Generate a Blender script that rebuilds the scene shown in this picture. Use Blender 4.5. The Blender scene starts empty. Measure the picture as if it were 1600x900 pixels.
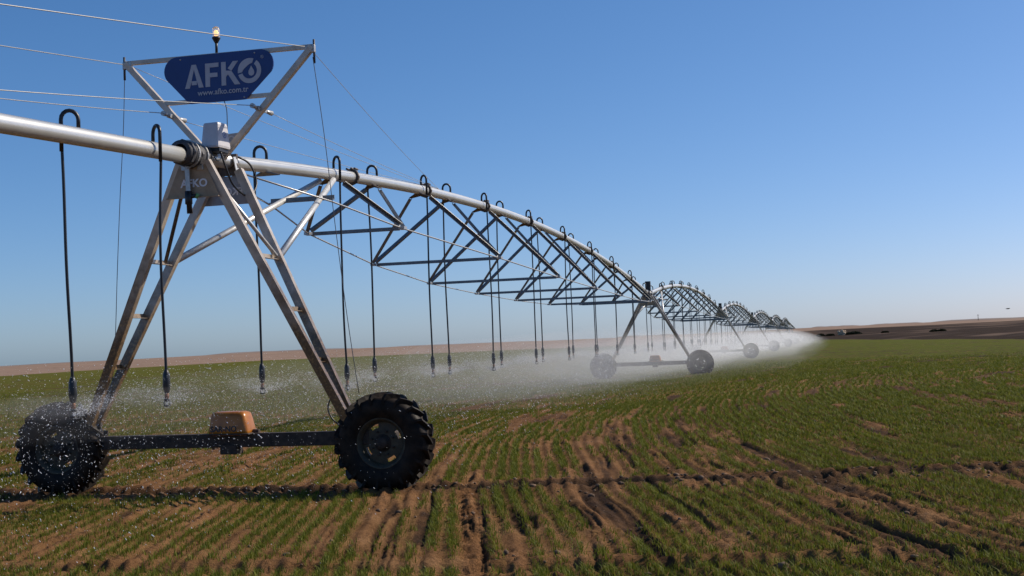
import bpy, bmesh, math, random
import numpy as np
from mathutils import Vector, Matrix
R_ = math.radians
random.seed(7); rng = np.random.default_rng(11)
SC = bpy.context.scene
COL = SC.collection

# ------------------------------------------------------------ camera, sky, sun
F = 2000.0 / 1600.0
EYE = 1.75
ROLL = math.atan(0.0384); PITCH = math.atan(87.5 / 2000 * math.cos(ROLL))
cam = bpy.data.cameras.new('camera'); camo = bpy.data.objects.new('camera', cam); COL.objects.link(camo)
cam.sensor_width = 36.0; cam.lens = 36.0 * F; cam.clip_start = 0.1; cam.clip_end = 40000
fw = Vector((0, math.cos(PITCH), math.sin(PITCH))); r0 = Vector((1, 0, 0)); u0 = r0.cross(fw)
cr = math.cos(ROLL) * r0 - math.sin(ROLL) * u0; cu = math.sin(ROLL) * r0 + math.cos(ROLL) * u0
camo.matrix_world = Matrix(((cr.x, cu.x, -fw.x, 0), (cr.y, cu.y, -fw.y, 0), (cr.z, cu.z, -fw.z, EYE), (0, 0, 0, 1)))
SC.camera = camo

SUN_AZ, SUN_EL = 66.0, 38.0            # degrees clockwise from the view direction, degrees up
W = bpy.data.worlds.new('World'); SC.world = W; W.use_nodes = True
nt = W.node_tree; nt.nodes.clear()
out = nt.nodes.new('ShaderNodeOutputWorld'); bg = nt.nodes.new('ShaderNodeBackground')
sky = nt.nodes.new('ShaderNodeTexSky'); sky.sky_type = 'NISHITA'; sky.sun_disc = False
sky.sun_elevation = R_(SUN_EL); sky.sun_rotation = R_(SUN_AZ)
sky.altitude = 900; sky.air_density = 0.8; sky.dust_density = 1.2; sky.ozone_density = 2.0
bg.inputs['Strength'].default_value = 0.083
# one even colour response for the whole sky (the photograph's deeper blue)
sx_ = nt.nodes.new('ShaderNodeSeparateColor'); cx_ = nt.nodes.new('ShaderNodeCombineColor'); nt.links.new(sky.outputs[0], sx_.inputs[0])
for k_, (g_, a_) in enumerate(((1.25, 0.97), (0.97, 0.888), (0.89, 1.10))):
    m0 = nt.nodes.new('ShaderNodeMath'); m0.operation = 'MULTIPLY'; m0.inputs[1].default_value = 0.085
    m1 = nt.nodes.new('ShaderNodeMath'); m1.operation = 'POWER'; m1.inputs[1].default_value = g_
    m2 = nt.nodes.new('ShaderNodeMath'); m2.operation = 'MULTIPLY'; m2.inputs[1].default_value = a_ / 0.085
    nt.links.new(sx_.outputs[k_], m0.inputs[0]); nt.links.new(m0.outputs[0], m1.inputs[0]); nt.links.new(m1.outputs[0], m2.inputs[0]); nt.links.new(m2.outputs[0], cx_.inputs[k_])
nt.links.new(cx_.outputs[0], bg.inputs[0]); nt.links.new(bg.outputs[0], out.inputs[0])
sl = bpy.data.lights.new('sun', 'SUN'); sl.energy = 4.3; sl.angle = R_(0.5); sl.color = (1.0, 0.90, 0.76)
so = bpy.data.objects.new('sun', sl); COL.objects.link(so)
sd = Vector((math.sin(R_(SUN_AZ)) * math.cos(R_(SUN_EL)), math.cos(R_(SUN_AZ)) * math.cos(R_(SUN_EL)), math.sin(R_(SUN_EL))))
so.rotation_euler = sd.to_track_quat('Z', 'Y').to_euler(); so.location = (30, 0, 40)
SC.view_settings.view_transform = 'Standard'; SC.view_settings.look = 'None'
SC.view_settings.exposure = 0.22; SC.view_settings.gamma = 1.0
try:
    SC.view_settings.use_curve_mapping = False
    SC.cycles.use_denoising = True
    SC.cycles.volume_bounces = 5
    SC.cycles.max_bounces = 8
except Exception:
    pass

# ------------------------------------------------------------ helpers
def ray(x, y):
    return fw + cr * ((x - 800) / 2000) + cu * ((450 - y) / 2000)

def ground_px(x, y, h=0.0):             # where a sight line meets the ground: used only to measure the field
    d = ray(x, y); t = (h - EYE) / d.z
    return (d.x * t, d.y * t)

def az_px(x):
    d = ray(x, 568 - 0.0384 * x); return math.atan2(d.x, d.y)

def tag(o, label=None, cat=None, group=None, kind=None):
    if label: o['label'] = label
    if cat: o['category'] = cat
    if group: o['group'] = group
    if kind: o['kind'] = kind
    return o

def empty(name, loc=(0, 0, 0), rz=0.0, label=None, cat=None, group=None):
    o = bpy.data.objects.new(name, None); COL.objects.link(o)
    o.empty_display_size = 0.1
    o.location = loc; o.rotation_euler = (0, 0, rz)
    return tag(o, label, cat, group)

def link(name, me, parent=None, loc=None):
    o = bpy.data.objects.new(name, me); COL.objects.link(o)
    if parent: o.parent = parent
    if loc is not None: o.location = loc
    return o

def copy_tree(o, parent=None):
    c = o.copy(); COL.objects.link(c)
    if parent: c.parent = parent
    for ch in list(o.children): copy_tree(ch, c)
    return c

class MB:
    def __init__(s): s.v = []; s.f = []; s.sm = []
    def add(s, vs, fs, smooth=False):
        b = len(s.v); s.v += [tuple(p) for p in vs]
        for f in fs: s.f.append(tuple(i + b for i in f)); s.sm.append(smooth)
        return s
    def box(s, c, d, rot=None):
        c = Vector(c); vs = []
        for x in (-1, 1):
            for y in (-1, 1):
                for z in (-1, 1):
                    p = Vector((x * d[0] / 2, y * d[1] / 2, z * d[2] / 2))
                    vs.append(c + (rot @ p if rot else p))
        return s.add(vs, [(0, 1, 3, 2), (4, 6, 7, 5), (0, 4, 5, 1), (2, 3, 7, 6), (0, 2, 6, 4), (1, 5, 7, 3)])
    def frame(s, p0, p1, up=(0, 0, 1)):
        d = (Vector(p1) - Vector(p0)).normalized(); up = Vector(up)
        if abs(d.dot(up)) > 0.98: up = Vector((0, 1, 0))
        a = d.cross(up).normalized(); b = a.cross(d).normalized()
        return d, a, b
    def bar(s, p0, p1, wa, wb, up=(0, 0, 1)):
        d, a, b = s.frame(p0, p1, up); vs = []
        for p in (Vector(p0), Vector(p1)):
            for x, y in ((-1, -1), (1, -1), (1, 1), (-1, 1)): vs.append(p + a * (x * wa / 2) + b * (y * wb / 2))
        return s.add(vs, [(0, 3, 2, 1), (4, 5, 6, 7), (0, 1, 5, 4), (1, 2, 6, 5), (2, 3, 7, 6), (3, 0, 4, 7)])
    def profile(s, p0, p1, poly, up=(0, 0, 1)):      # extrude a closed 2D outline along p0-p1
        d, a, b = s.frame(p0, p1, up); n = len(poly); vs = []
        for p in (Vector(p0), Vector(p1)):
            for x, y in poly: vs.append(p + a * x + b * y)
        fs = [tuple(range(n))[::-1], tuple(range(n, 2 * n))]
        for i in range(n):
            j = (i + 1) % n; fs.append((i, j, n + j, n + i))
        return s.add(vs, fs)
    def angle(s, p0, p1, w=0.06, t=0.007, up=(0, 0, 1)):
        h = w / 2
        return s.profile(p0, p1, [(-h, -h), (h, -h), (h, -h + t), (-h + t, -h + t), (-h + t, h), (-h, h)], up)
    def channel(s, p0, p1, w=0.13, dpt=0.06, t=0.008, up=(0, 0, 1)):
        h = w / 2; e = dpt / 2
        return s.profile(p0, p1, [(-h, -e), (h, -e), (h, e), (h - t, e), (h - t, -e + t), (-h + t, -e + t), (-h + t, e), (-h, e)], up)
    def tube(s, pts, r, n=8, cap=True):
        pts = [Vector(p) for p in pts]; rs = r if isinstance(r, (list, tuple)) else [r] * len(pts)
        b0 = len(s.v); prev = None
        for i, p in enumerate(pts):
            d = (pts[min(i + 1, len(pts) - 1)] - pts[max(i - 1, 0)])
            if d.length < 1e-9: d = Vector((0, 0, 1))
            d.normalize()
            if prev is None:
                up = Vector((0, 0, 1)) if abs(d.z) < 0.95 else Vector((0, 1, 0))
                a = d.cross(up).normalized()
            else:
                a = (prev - d * prev.dot(d)).normalized()
            prev = a; b = d.cross(a)
            for k in range(n):
                t = 2 * math.pi * k / n
                s.v.append(tuple(p + (a * math.cos(t) + b * math.sin(t)) * rs[i]))
        for i in range(len(pts) - 1):
            for k in range(n):
                j = (k + 1) % n
                s.f.append((b0 + i * n + k, b0 + i * n + j, b0 + (i + 1) * n + j, b0 + (i + 1) * n + k)); s.sm.append(True)
        if cap:
            s.f.append(tuple(b0 + k for k in range(n))[::-1]); s.sm.append(False)
            e = b0 + (len(pts) - 1) * n
            s.f.append(tuple(e + k for k in range(n))); s.sm.append(False)
        return s
    def lathe(s, prof, origin, axis, n=24, smooth=True):       # prof: list of (radius, along)
        ax = Vector(axis).normalized(); up = Vector((0, 0, 1)) if abs(ax.z) < 0.9 else Vector((0, 1, 0))
        a = ax.cross(up).normalized(); b = ax.cross(a); o = Vector(origin); b0 = len(s.v); m = len(prof)
        for k in range(n):
            t = 2 * math.pi * k / n; e = a * math.cos(t) + b * math.sin(t)
            for r, h in prof: s.v.append(tuple(o + e * r + ax * h))
        for k in range(n):
            j = (k + 1) % n
            for i in range(m - 1):
                s.f.append((b0 + k * m + i, b0 + k * m + i + 1, b0 + j * m + i + 1, b0 + j * m + i)); s.sm.append(smooth)
        return s
    def mesh(s, name, mat, bevel=0.0):
        me = bpy.data.meshes.new(name); me.from_pydata(s.v, [], s.f); me.update()
        me.polygons.foreach_set('use_smooth', s.sm)
        bm = bmesh.new(); bm.from_mesh(me); bmesh.ops.recalc_face_normals(bm, faces=bm.faces)
        if bevel:
            bmesh.ops.bevel(bm, geom=list(bm.edges), offset=bevel, segments=2, affect='EDGES', profile=0.6)
        bm.to_mesh(me); bm.free()
        me.materials.append(mat)
        return me
    def build(s, name, mat, parent=None, loc=None, bevel=0.0):
        return link(name, s.mesh(name, mat, bevel), parent, loc)

def np_mesh(name, v, f, mat, smooth=False):                 # v (n,3), f (m,k) with equal k
    me = bpy.data.meshes.new(name); n, m, k = len(v), len(f), f.shape[1]
    me.vertices.add(n); me.vertices.foreach_set('co', np.ascontiguousarray(v, np.float32).ravel())
    me.loops.add(m * k); me.loops.foreach_set('vertex_index', np.ascontiguousarray(f, np.int32).ravel())
    me.polygons.add(m); me.polygons.foreach_set('loop_start', np.arange(0, m * k, k, dtype=np.int32))
    me.polygons.foreach_set('loop_total', np.full(m, k, np.int32))
    if smooth: me.polygons.foreach_set('use_smooth', np.ones(m, bool))
    me.update(calc_edges=True); me.validate()
    me.materials.append(mat)
    return me

# noise on the plane
def _hash(ix, iy, seed):
    h = (ix.astype(np.int64) * 374761393 + iy.astype(np.int64) * 668265263 + seed * 1442695041) & 0xFFFFFFFF
    h = ((h ^ (h >> 13)) * 1274126177) & 0xFFFFFFFF
    h = ((h ^ (h >> 16)) * 2246822519) & 0xFFFFFFFF
    return ((h ^ (h >> 15)) & 0xFFFFFF) / float(0xFFFFFF)
def vn(x, y, seed=0):
    xi = np.floor(x); yi = np.floor(y); fx = x - xi; fy = y - yi
    fx = fx * fx * (3 - 2 * fx); fy = fy * fy * (3 - 2 * fy)
    a = _hash(xi, yi, seed); b = _hash(xi + 1, yi, seed); c = _hash(xi, yi + 1, seed); d = _hash(xi + 1, yi + 1, seed)
    return (a * (1 - fx) + b * fx) * (1 - fy) + (c * (1 - fx) + d * fx) * fy
def fbm(x, y, seed=0, oct=4):
    s = 0; a = 0.5; t = 0
    for i in range(oct):
        s = s + a * vn(x, y, seed + i * 17); t += a; a *= 0.5; x = x * 2.03 + 5.1; y = y * 2.03 + 1.7
    return s / t
def sstep(a, b, x):
    t = np.clip((x - a) / (b - a), 0, 1); return t * t * (3 - 2 * t)

# ------------------------------------------------------------ materials
def mat(name):
    m = bpy.data.materials.new(name); m.use_nodes = True
    n = m.node_tree.nodes; l = m.node_tree.links
    return m, n, l, n['Principled BSDF']
def noise_node(n, l, scale, detail=4, rough=0.6, coord='Object', mapscale=None):
    tc = n.new('ShaderNodeTexCoord'); nz = n.new('ShaderNodeTexNoise')
    nz.inputs['Scale'].default_value = scale; nz.inputs['Detail'].default_value = detail; nz.inputs['Roughness'].default_value = rough
    src = tc.outputs[coord]
    if mapscale:
        mp = n.new('ShaderNodeMapping'); mp.inputs['Scale'].default_value = mapscale
        l.new(src, mp.inputs[0]); src = mp.outputs[0]
    l.new(src, nz.inputs['Vector']); return nz
def ramp(n, l, src, stops):
    r = n.new('ShaderNodeValToRGB'); e = r.color_ramp.elements
    while len(e) < len(stops): e.new(0.5)
    for i, (p, c) in enumerate(stops):
        e[i].position = p; e[i].color = (c if len(c) == 4 else (*c, 1))
    l.new(src, r.inputs[0]); return r
def bump(n, l, src, b, strength=0.3, dist=0.01):
    bp = n.new('ShaderNodeBump'); bp.inputs['Strength'].default_value = strength; bp.inputs['Distance'].default_value = dist
    l.new(src, bp.inputs['Height']); l.new(bp.outputs[0], b.inputs['Normal']); return bp
def simple(name, c0, c1, scale=20, rough=0.5, metal=0.0, bstr=0.15, bdist=0.004, spec=0.5, coord='Object'):
    m, n, l, b = mat(name)
    nz = noise_node(n, l, scale, coord=coord)
    rp = ramp(n, l, nz.outputs['Fac'], [(0.3, c0), (0.7, c1)])
    l.new(rp.outputs[0], b.inputs['Base Color'])
    b.inputs['Roughness'].default_value = rough; b.inputs['Metallic'].default_value = metal
    b.inputs['Specular IOR Level'].default_value = spec
    if bstr: bump(n, l, nz.outputs['Fac'], b, bstr, bdist)
    return m

M = {}
M['pipe'] = simple('galvanised pipe', (0.54, 0.54, 0.52), (0.62, 0.62, 0.595), 3, 0.36, 0.55, 0.0)
M['truss'] = simple('shade toned galvanised angle', (0.15, 0.16, 0.165), (0.25, 0.255, 0.26), 14, 0.5, 0.5, 0.08, 0.002)  # same galvanised steel, base colour darkened to carry the shade-side tone
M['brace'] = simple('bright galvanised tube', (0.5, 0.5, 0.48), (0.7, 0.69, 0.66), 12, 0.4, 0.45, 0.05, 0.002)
M['rod'] = simple('steel rod', (0.36, 0.36, 0.35), (0.52, 0.51, 0.49), 25, 0.4, 0.6, 0.05, 0.002)
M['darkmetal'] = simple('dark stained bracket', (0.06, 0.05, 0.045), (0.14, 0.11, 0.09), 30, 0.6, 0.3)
M['beam'] = simple('muddy base beam', (0.018, 0.014, 0.012), (0.07, 0.048, 0.034), 11, 0.75, 0.1, 0.4, 0.01)
M['rubber'] = simple('wet tyre rubber', (0.004, 0.004, 0.004), (0.034, 0.023, 0.016), 7, 0.55, 0.0, 0.5, 0.008, 0.14)
M['hose'] = simple('black hose rubber', (0.008, 0.010, 0.014), (0.016, 0.019, 0.024), 30, 0.4, 0.0, 0.1)
M['rim'] = simple('muddy wheel rim', (0.026, 0.022, 0.013), (0.075, 0.062, 0.036), 9, 0.65, 0.0)
M['orange'] = simple('orange gearmotor paint', (0.26, 0.08, 0.006), (0.48, 0.175, 0.016), 7, 0.28, 0.0, 0.1)
M['black'] = simple('black paint', (0.008, 0.008, 0.009), (0.016, 0.016, 0.017), 30, 0.45)
M['sign'] = simple('blue sign enamel', (0.005, 0.030, 0.16), (0.006, 0.036, 0.19), 4, 0.35, 0.0, 0.02)
M['white'] = simple('pale lettering', (0.42, 0.42, 0.46), (0.50, 0.50, 0.54), 6, 0.5, 0.0, 0.02)
M['print'] = simple('bright cut lettering', (0.78, 0.78, 0.80), (0.86, 0.86, 0.88), 6, 0.5, 0.0, 0.02)
M['boxgrey'] = simple('pale grey box plastic', (0.52, 0.50, 0.52), (0.64, 0.62, 0.63), 6, 0.45, 0.0, 0.05)
M['emblem'] = simple('blue emblem print', (0.10, 0.16, 0.34), (0.14, 0.2, 0.4), 20, 0.5)
M['boot'] = simple('grey rubber boot', (0.035, 0.035, 0.04), (0.075, 0.072, 0.075), 14, 0.55, 0.0, 0.3, 0.01)
M['copper'] = simple('brown brass fitting', (0.14, 0.06, 0.03), (0.26, 0.12, 0.06), 40, 0.45, 0.2)
M['cable'] = simple('bright wire cable', (0.30, 0.30, 0.30), (0.40, 0.40, 0.39), 60, 0.45, 0.4, 0)
M['wire'] = simple('dark thin wire', (0.03, 0.035, 0.05), (0.06, 0.065, 0.08), 60, 0.5, 0.0, 0)
M['green'] = simple('green valve knob', (0.12, 0.32, 0.10), (0.2, 0.42, 0.16), 60, 0.4)

def steel_leg():        # galvanised, mud and rust stain low down (a stain that stays put)
    m, n, l, b = mat('galvanised leg with mud stain')
    tc = n.new('ShaderNodeTexCoord'); sp = n.new('ShaderNodeSeparateXYZ'); l.new(tc.outputs['Object'], sp.inputs[0])
    nz = noise_node(n, l, 6, 5)
    st = noise_node(n, l, 28, 4, 0.7)
    g = ramp(n, l, nz.outputs['Fac'], [(0.3, (0.44, 0.37, 0.29)), (0.7, (0.62, 0.54, 0.45))])
    mud = ramp(n, l, st.outputs['Fac'], [(0.3, (0.035, 0.017, 0.007)), (0.52, (0.115, 0.060, 0.018)), (0.72, (0.40, 0.235, 0.075))])
    ad = n.new('ShaderNodeMath'); ad.operation = 'MULTIPLY_ADD'; ad.inputs[1].default_value = 1.6; l.new(nz.outputs['Fac'], ad.inputs[0]); l.new(sp.outputs['Z'], ad.inputs[2])
    mr = n.new('ShaderNodeMapRange'); mr.inputs['From Min'].default_value = 4.3; mr.inputs['From Max'].default_value = 2.7
    mr.inputs['To Min'].default_value = 0; mr.inputs['To Max'].default_value = 0.9
    l.new(ad.outputs[0], mr.inputs['Value'])
    mx = n.new('ShaderNodeMix'); mx.data_type = 'RGBA'
    l.new(mr.outputs[0], mx.inputs['Factor']); l.new(g.outputs[0], mx.inputs['A']); l.new(mud.outputs[0], mx.inputs['B'])
    l.new(mx.outputs['Result'], b.inputs['Base Color'])
    b.inputs['Metallic'].default_value = 0.15; b.inputs['Roughness'].default_value = 0.30
    bump(n, l, st.outputs['Fac'], b, 0.15, 0.004)
    return m
M['leg'] = steel_leg()
M['plate_near'] = simple('bounce toned gusset plate', (0.30, 0.21, 0.13), (0.42, 0.31, 0.20), 8, 0.5, 0.2, 0.05)  # warm bounce light on the shaded face is put into this tan
M['plate_far'] = simple('grey gusset plate', (0.26, 0.27, 0.29), (0.36, 0.37, 0.39), 8, 0.5, 0.3, 0.05)

def lamp_glass():
    m, n, l, b = mat('clear beacon dome')
    b.inputs['Base Color'].default_value = (1, 0.95, 0.88, 1); b.inputs['Roughness'].default_value = 0.08
    b.inputs['Transmission Weight'].default_value = 0.75; b.inputs['IOR'].default_value = 1.3
    return m
M['dome'] = lamp_glass()
m, n, l, b = mat('lit beacon bulb'); b.inputs['Base Color'].default_value = (1, 0.7, 0.4, 1)
b.inputs['Emission Color'].default_value = (1, 0.55, 0.22, 1); b.inputs['Emission Strength'].default_value = 1.6; M['bulb'] = m

def drop_mat():
    m, n, l, b = mat('water drops')
    b.inputs['Base Color'].default_value = (0.93, 0.95, 0.97, 1); b.inputs['Roughness'].default_value = 0.12
    b.inputs['Transmission Weight'].default_value = 0.25; b.inputs['IOR'].default_value = 1.33
    return m
M['drop'] = drop_mat()

def leaf_mat(name, c0, c1, transl=0.35):
    m, n, l, b = mat(name)
    nz = noise_node(n, l, 2.5, 3, coord='Object')
    at = n.new('ShaderNodeNewGeometry')
    rp = ramp(n, l, at.outputs['Random Per Island'], [(0.0, c0), (1.0, c1)])
    r2 = ramp(n, l, nz.outputs['Fac'], [(0.3, (0.75, 0.85, 0.7)), (0.7, (1.15, 1.08, 1.1))])
    mx = n.new('ShaderNodeMix'); mx.data_type = 'RGBA'; mx.blend_type = 'MULTIPLY'; mx.inputs['Factor'].default_value = 1
    l.new(rp.outputs[0], mx.inputs['A']); l.new(r2.outputs[0], mx.inputs['B'])
    l.new(mx.outputs['Result'], b.inputs['Base Color'])
    b.inputs['Roughness'].default_value = 0.6; b.inputs['Specular IOR Level'].default_value = 0.12
    tr = n.new('ShaderNodeBsdfTranslucent'); l.new(mx.outputs['Result'], tr.inputs['Color'])
    ms = n.new('ShaderNodeMixShader'); ms.inputs[0].default_value = transl
    o = n['Material Output']; l.new(b.outputs[0], ms.inputs[1]); l.new(tr.outputs[0], ms.inputs[2]); l.new(ms.outputs[0], o.inputs[0])
    return m
M['wheat'] = leaf_mat('young wheat blade', (0.090, 0.112, 0.012), (0.200, 0.205, 0.030))
M['scrub'] = leaf_mat('dark scrub leaf', (0.016, 0.022, 0.012), (0.035, 0.042, 0.02), 0.15)
M['stone'] = simple('pale stone', (0.50, 0.36, 0.22), (0.68, 0.50, 0.33), 3, 0.8, 0, 0.5, 0.03)
M['feather'] = simple('dark feathers', (0.015, 0.014, 0.016), (0.03, 0.028, 0.03), 30, 0.6)
M['wood'] = simple('weathered pole wood', (0.08, 0.06, 0.05), (0.14, 0.11, 0.09), 12, 0.8)
M['hill'] = simple('distant scrubby rise', (0.15, 0.115, 0.10), (0.24, 0.185, 0.155), 0.02, 0.95, 0, 0)

# ------------------------------------------------------------ where the machine stands (measured from the photograph)
SPAN = 44.0
HEAD1 = R_(13.35)
def axes(h): return Vector((math.cos(h), -math.sin(h), 0)), Vector((math.sin(h), math.cos(h), 0))   # across (v), along (u)
TRACK = 4.5                                        # wheel spacing
RIGHTX = [604, 1095, 1173, 1209, 1231, 1243]
TOW = [Vector((-3.80 - 0.05, 16.54, 0))]; HEADS = []
def right_px(p, h):
    ev, eu = axes(h); q = p + ev * TRACK / 2 + Vector((0, 0, 0.63 - EYE)); z = q.dot(fw); return 800 + 2000 * q.dot(cr) / z
for i in range(6):
    if i == 0: h = HEAD1
    elif i < 5:
        h = min((HEADS[-1] + R_(a * 0.05) for a in range(-10, 30)), key=lambda h: abs(right_px(TOW[-1] + axes(h)[1] * SPAN, h) - RIGHTX[i + 1]))
    HEADS.append(h); TOW.append(TOW[-1] + axes(h)[1] * SPAN)
PIVOT = TOW[6]
GZ = [-0.045, -0.10, -0.15, -0.22, -0.25, -0.25, -0.25]       # ground at each tower
PIPE_H = [4.325, 3.92, 3.86, 3.8, 3.8, 3.8, 3.8]            # pipe above that ground
for i in range(7): TOW[i].z = GZ[i]
THEAD = [HEADS[0]] + [(HEADS[i - 1] + HEADS[i]) / 2 for i in range(1, 6)] + [HEADS[5]]
TR = [math.hypot(t.x - PIVOT.x, t.y - PIVOT.y) for t in TOW]

# ------------------------------------------------------------ ground
ROWC = (79.7, 17.0); ROWS = 0.17
EDGE_AZ = np.array([az_px(x) for x in (-1600, -400, 0, 200, 400, 800, 1000, 1250, 1400, 1600, 2200, 3600)])
EDGE_D = np.array([120, 170, 216, 285, 362, 430, 420, 372, 252, 178, 140, 110.0])
RIDGE_AZ = np.array([az_px(x) for x in (-1600, -400, 0, 200, 400, 600, 800, 1000, 1200, 1270, 1430, 1600, 2200, 3600)])
RIDGE_PX = np.array([-12, -8, -4.8, -1.5, 2.2, 2.3, 2.5, 3.0, 6.0, 7.0, 7.8, 8.6, 10, 10.0])   # sky line above eye level, in px of 2000 per radian

def field_masks(x, y):
    r = np.hypot(x, y); az = np.arctan2(x, y)
    e = np.interp(az, EDGE_AZ, EDGE_D) * (1 + 0.02 * (vn(az * 60, az * 0 + 3, 5) - 0.5))
    return r, az, e

def height(x, y, fine=True):
    r, az, e = field_masks(x, y)
    u = (x - TOW[0].x) * math.sin(HEAD1) + (y - TOW[0].y) * math.cos(HEAD1)
    h = -0.12 * sstep(12, 44, u) - 0.12 * sstep(60, 140, u)
    h = h + 0.27 * sstep(-3.5, 12.5, x) * (1 - sstep(25, 130, r))
    # far land: rises or falls towards the sky line
    top = EYE + np.interp(az, RIDGE_AZ, RIDGE_PX) / 2000 * 1500
    t = np.clip((r - e) / (1500 - e), 0, 1)
    far = h + (top - h) * t ** 0.8 + (fbm(x / 160, y / 160, 3) - 0.5) * 1.6 * sstep(1.0, 2.2, r / e)
    far = far - 0.003 * np.clip(r - 1500, 0, 1e6)
    h = np.where(r > e, far, h)
    h = h + (fbm(x / 14, y / 14, 9, 2) - 0.5) * 0.16 * sstep(20, 60, r)
    if not fine: return h
    rr = np.hypot(x - ROWC[0], y - ROWC[1]); s = np.arctan2(y - ROWC[1], ROWC[0] - x) * 80
    k = 1 - sstep(90, 200, r)
    rw, _s = row_r(x, y)
    rough = np.abs(fbm(x * 9.5, y * 9.5, 23, 4) - 0.5) * 2
    patch = 0.35 + 1.3 * vn(x * 0.8, y * 0.8, 24)
    h = h + k * ((fbm(x * 2.6, y * 2.6, 21, 5) - 0.5) * 0.045 - 0.042 * patch * rough + 0.014 * np.cos(2 * np.pi * rw / ROWS) * (0.4 + vn(x * 1.3, y * 1.3, 33)))
    h = h - k * 0.03 * dark_streak(x, y)
    h = h + k * ridge_clods(x, y, rr, s) * 0.06 * (0.05 + 1.3 * fbm(x * 7, y * 7, 44, 3) ** 1.3)
    # wheel ruts
    d = np.hypot(x - PIVOT.x, y - PIVOT.y)
    for i in range(3):
        q = d - TR[i] + (vn(x * 0.7, y * 0.7, 51) - 0.5) * 0.12
        lug = 0.5 + 0.8 * vn(x * 4.2, y * 4.2, 52 + i)
        h = h - 0.09 * np.exp(-(q / 0.17) ** 4) * (0.6 + 0.6 * vn(x * 3, y * 3, 61)) + 0.045 * lug * (np.exp(-((q - 0.36) / 0.13) ** 2) + np.exp(-((q + 0.34) / 0.12) ** 2)) * (0.25 + vn(x * 1.1, y * 1.1, 71))
    # one tractor tyre print with bars
    q = d - EDGE_R + 0.25 * (vn(x * 0.5, y * 0.5, 57) - 0.5)
    h = h + k * (0.05 * np.exp(-((q + 0.1) / 0.14) ** 2) * vn(x * 2, y * 2, 58) - 0.05 * np.exp(-((q - 0.12) / 0.1) ** 2))
    q = rr - RUT_R + 0.10 * np.sin(s * 0.5)
    inn = np.exp(-(q / 0.16) ** 4) * (1 - sstep(4, 6.5, s - RUT_S)) * sstep(-9, -7, s - RUT_S)
    h = h + inn * (0.032 * np.sign(np.sin(2 * np.pi * (s + 0.25 * np.abs(q)) / 0.15)) * (0.3 + vn(s * 3, q * 0, 4)) - 0.03)
    return h
EDGE_R = math.hypot(ground_px(735, 884)[0] - PIVOT.x, ground_px(735, 884)[1] - PIVOT.y)
_g = ground_px(742, 838); RUT_R = math.hypot(_g[0] - ROWC[0], _g[1] - ROWC[1]); RUT_S = math.atan2(_g[1] - ROWC[1], ROWC[0] - _g[0]) * 80

def row_r(x, y):
    rr = np.hypot(x - ROWC[0], y - ROWC[1]); s = np.arctan2(y - ROWC[1], ROWC[0] - x) * 80
    return rr + 0.11 * (vn(s / 1.5, rr / 2.2, 201) - 0.5) + 0.25 * (vn(s / 9, rr / 9, 202) - 0.5), s

def ridge_clods(x, y, rr, s):
    n = fbm(s / 2.6, rr / 0.24 + 0.9 * vn(s * 1.1, rr * 0.7, 80), 81, 3) + 0.10 * (vn(x * 4, y * 4, 82) - 0.5)
    big = fbm(x / 7, y / 7, 83, 2)
    right = sstep(-3, 6, x - 0.12 * y)
    big = big - 0.22
    return sstep(0.70 - 0.07 * right, 0.86 - 0.07 * right, n + 0.20 * (big - 0.5))

def dark_streak(x, y):                # damp dark furrow streaks that follow the rows
    rw, s = row_r(x, y)
    n = fbm(s / 4.2, rw / 0.15, 301, 3); b_ = fbm(x / 5, y / 5, 303, 2)
    right = sstep(-2, 6, x - 0.05 * y)
    return sstep(0.67 - 0.04 * right, 0.745 - 0.04 * right, n + 0.16 * (b_ - 0.5)) * (1 - sstep(60, 160, np.hypot(x, y)))

def far_streak(x, y):                 # broader furrow streaks seen across the middle of the field
    rr = np.hypot(x - ROWC[0], y - ROWC[1]); s = np.arctan2(y - ROWC[1], ROWC[0] - x) * 80
    r = np.hypot(x, y)
    n = fbm(s / 6.0, (rr + 1.2 * vn(s / 8, rr / 8, 311)) / 0.5, 312, 3); b_ = fbm(x / 16, y / 16, 313, 2)
    right = sstep(-4, 8, x - 0.12 * y)
    return sstep(0.66, 0.73, n + 0.16 * (b_ - 0.5) + 0.035 * right) * sstep(18, 34, r) * (1 - sstep(130, 260, r))

def green_cover(x, y):
    r, az, e = field_masks(x, y)
    rr = np.hypot(x - ROWC[0], y - ROWC[1]); s = np.arctan2(y - ROWC[1], ROWC[0] - x) * 80
    p = fbm(s / 4.5, rr / 0.9, 91, 3)
    rw, _s = row_r(x, y)
    ri = np.floor(rw / ROWS + 0.5); pr = vn(ri * 7.31, s / 2.2, 95)
    rt = sstep(-1.5, 5.0, x - 0.05 * y)
    g = 0.30 + 0.45 * sstep(11, 50, y) + 0.28 * rt + (p - 0.5) * (0.95 - 0.35 * rt) + (pr - 0.5) * 0.9 * (1 - sstep(25, 60, y)) - 0.6 * dark_streak(x, y) - 0.8 * far_streak(x, y)
    g = g - 0.9 * ridge_clods(x, y, rr, s)
    d = np.hypot(x - PIVOT.x, y - PIVOT.y)
    for i in range(3): g = g - 0.8 * np.exp(-((d - TR[i]) / 0.4) ** 4)
    g = g + 0.45 * sstep(0.1, 0.5, d - EDGE_R)
    q = rr - RUT_R; g = g - 0.4 * np.exp(-(q / 0.15) ** 4) * (s < RUT_S + 6)
    return np.where(r < e, np.clip(g, 0, 1), 0)

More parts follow.
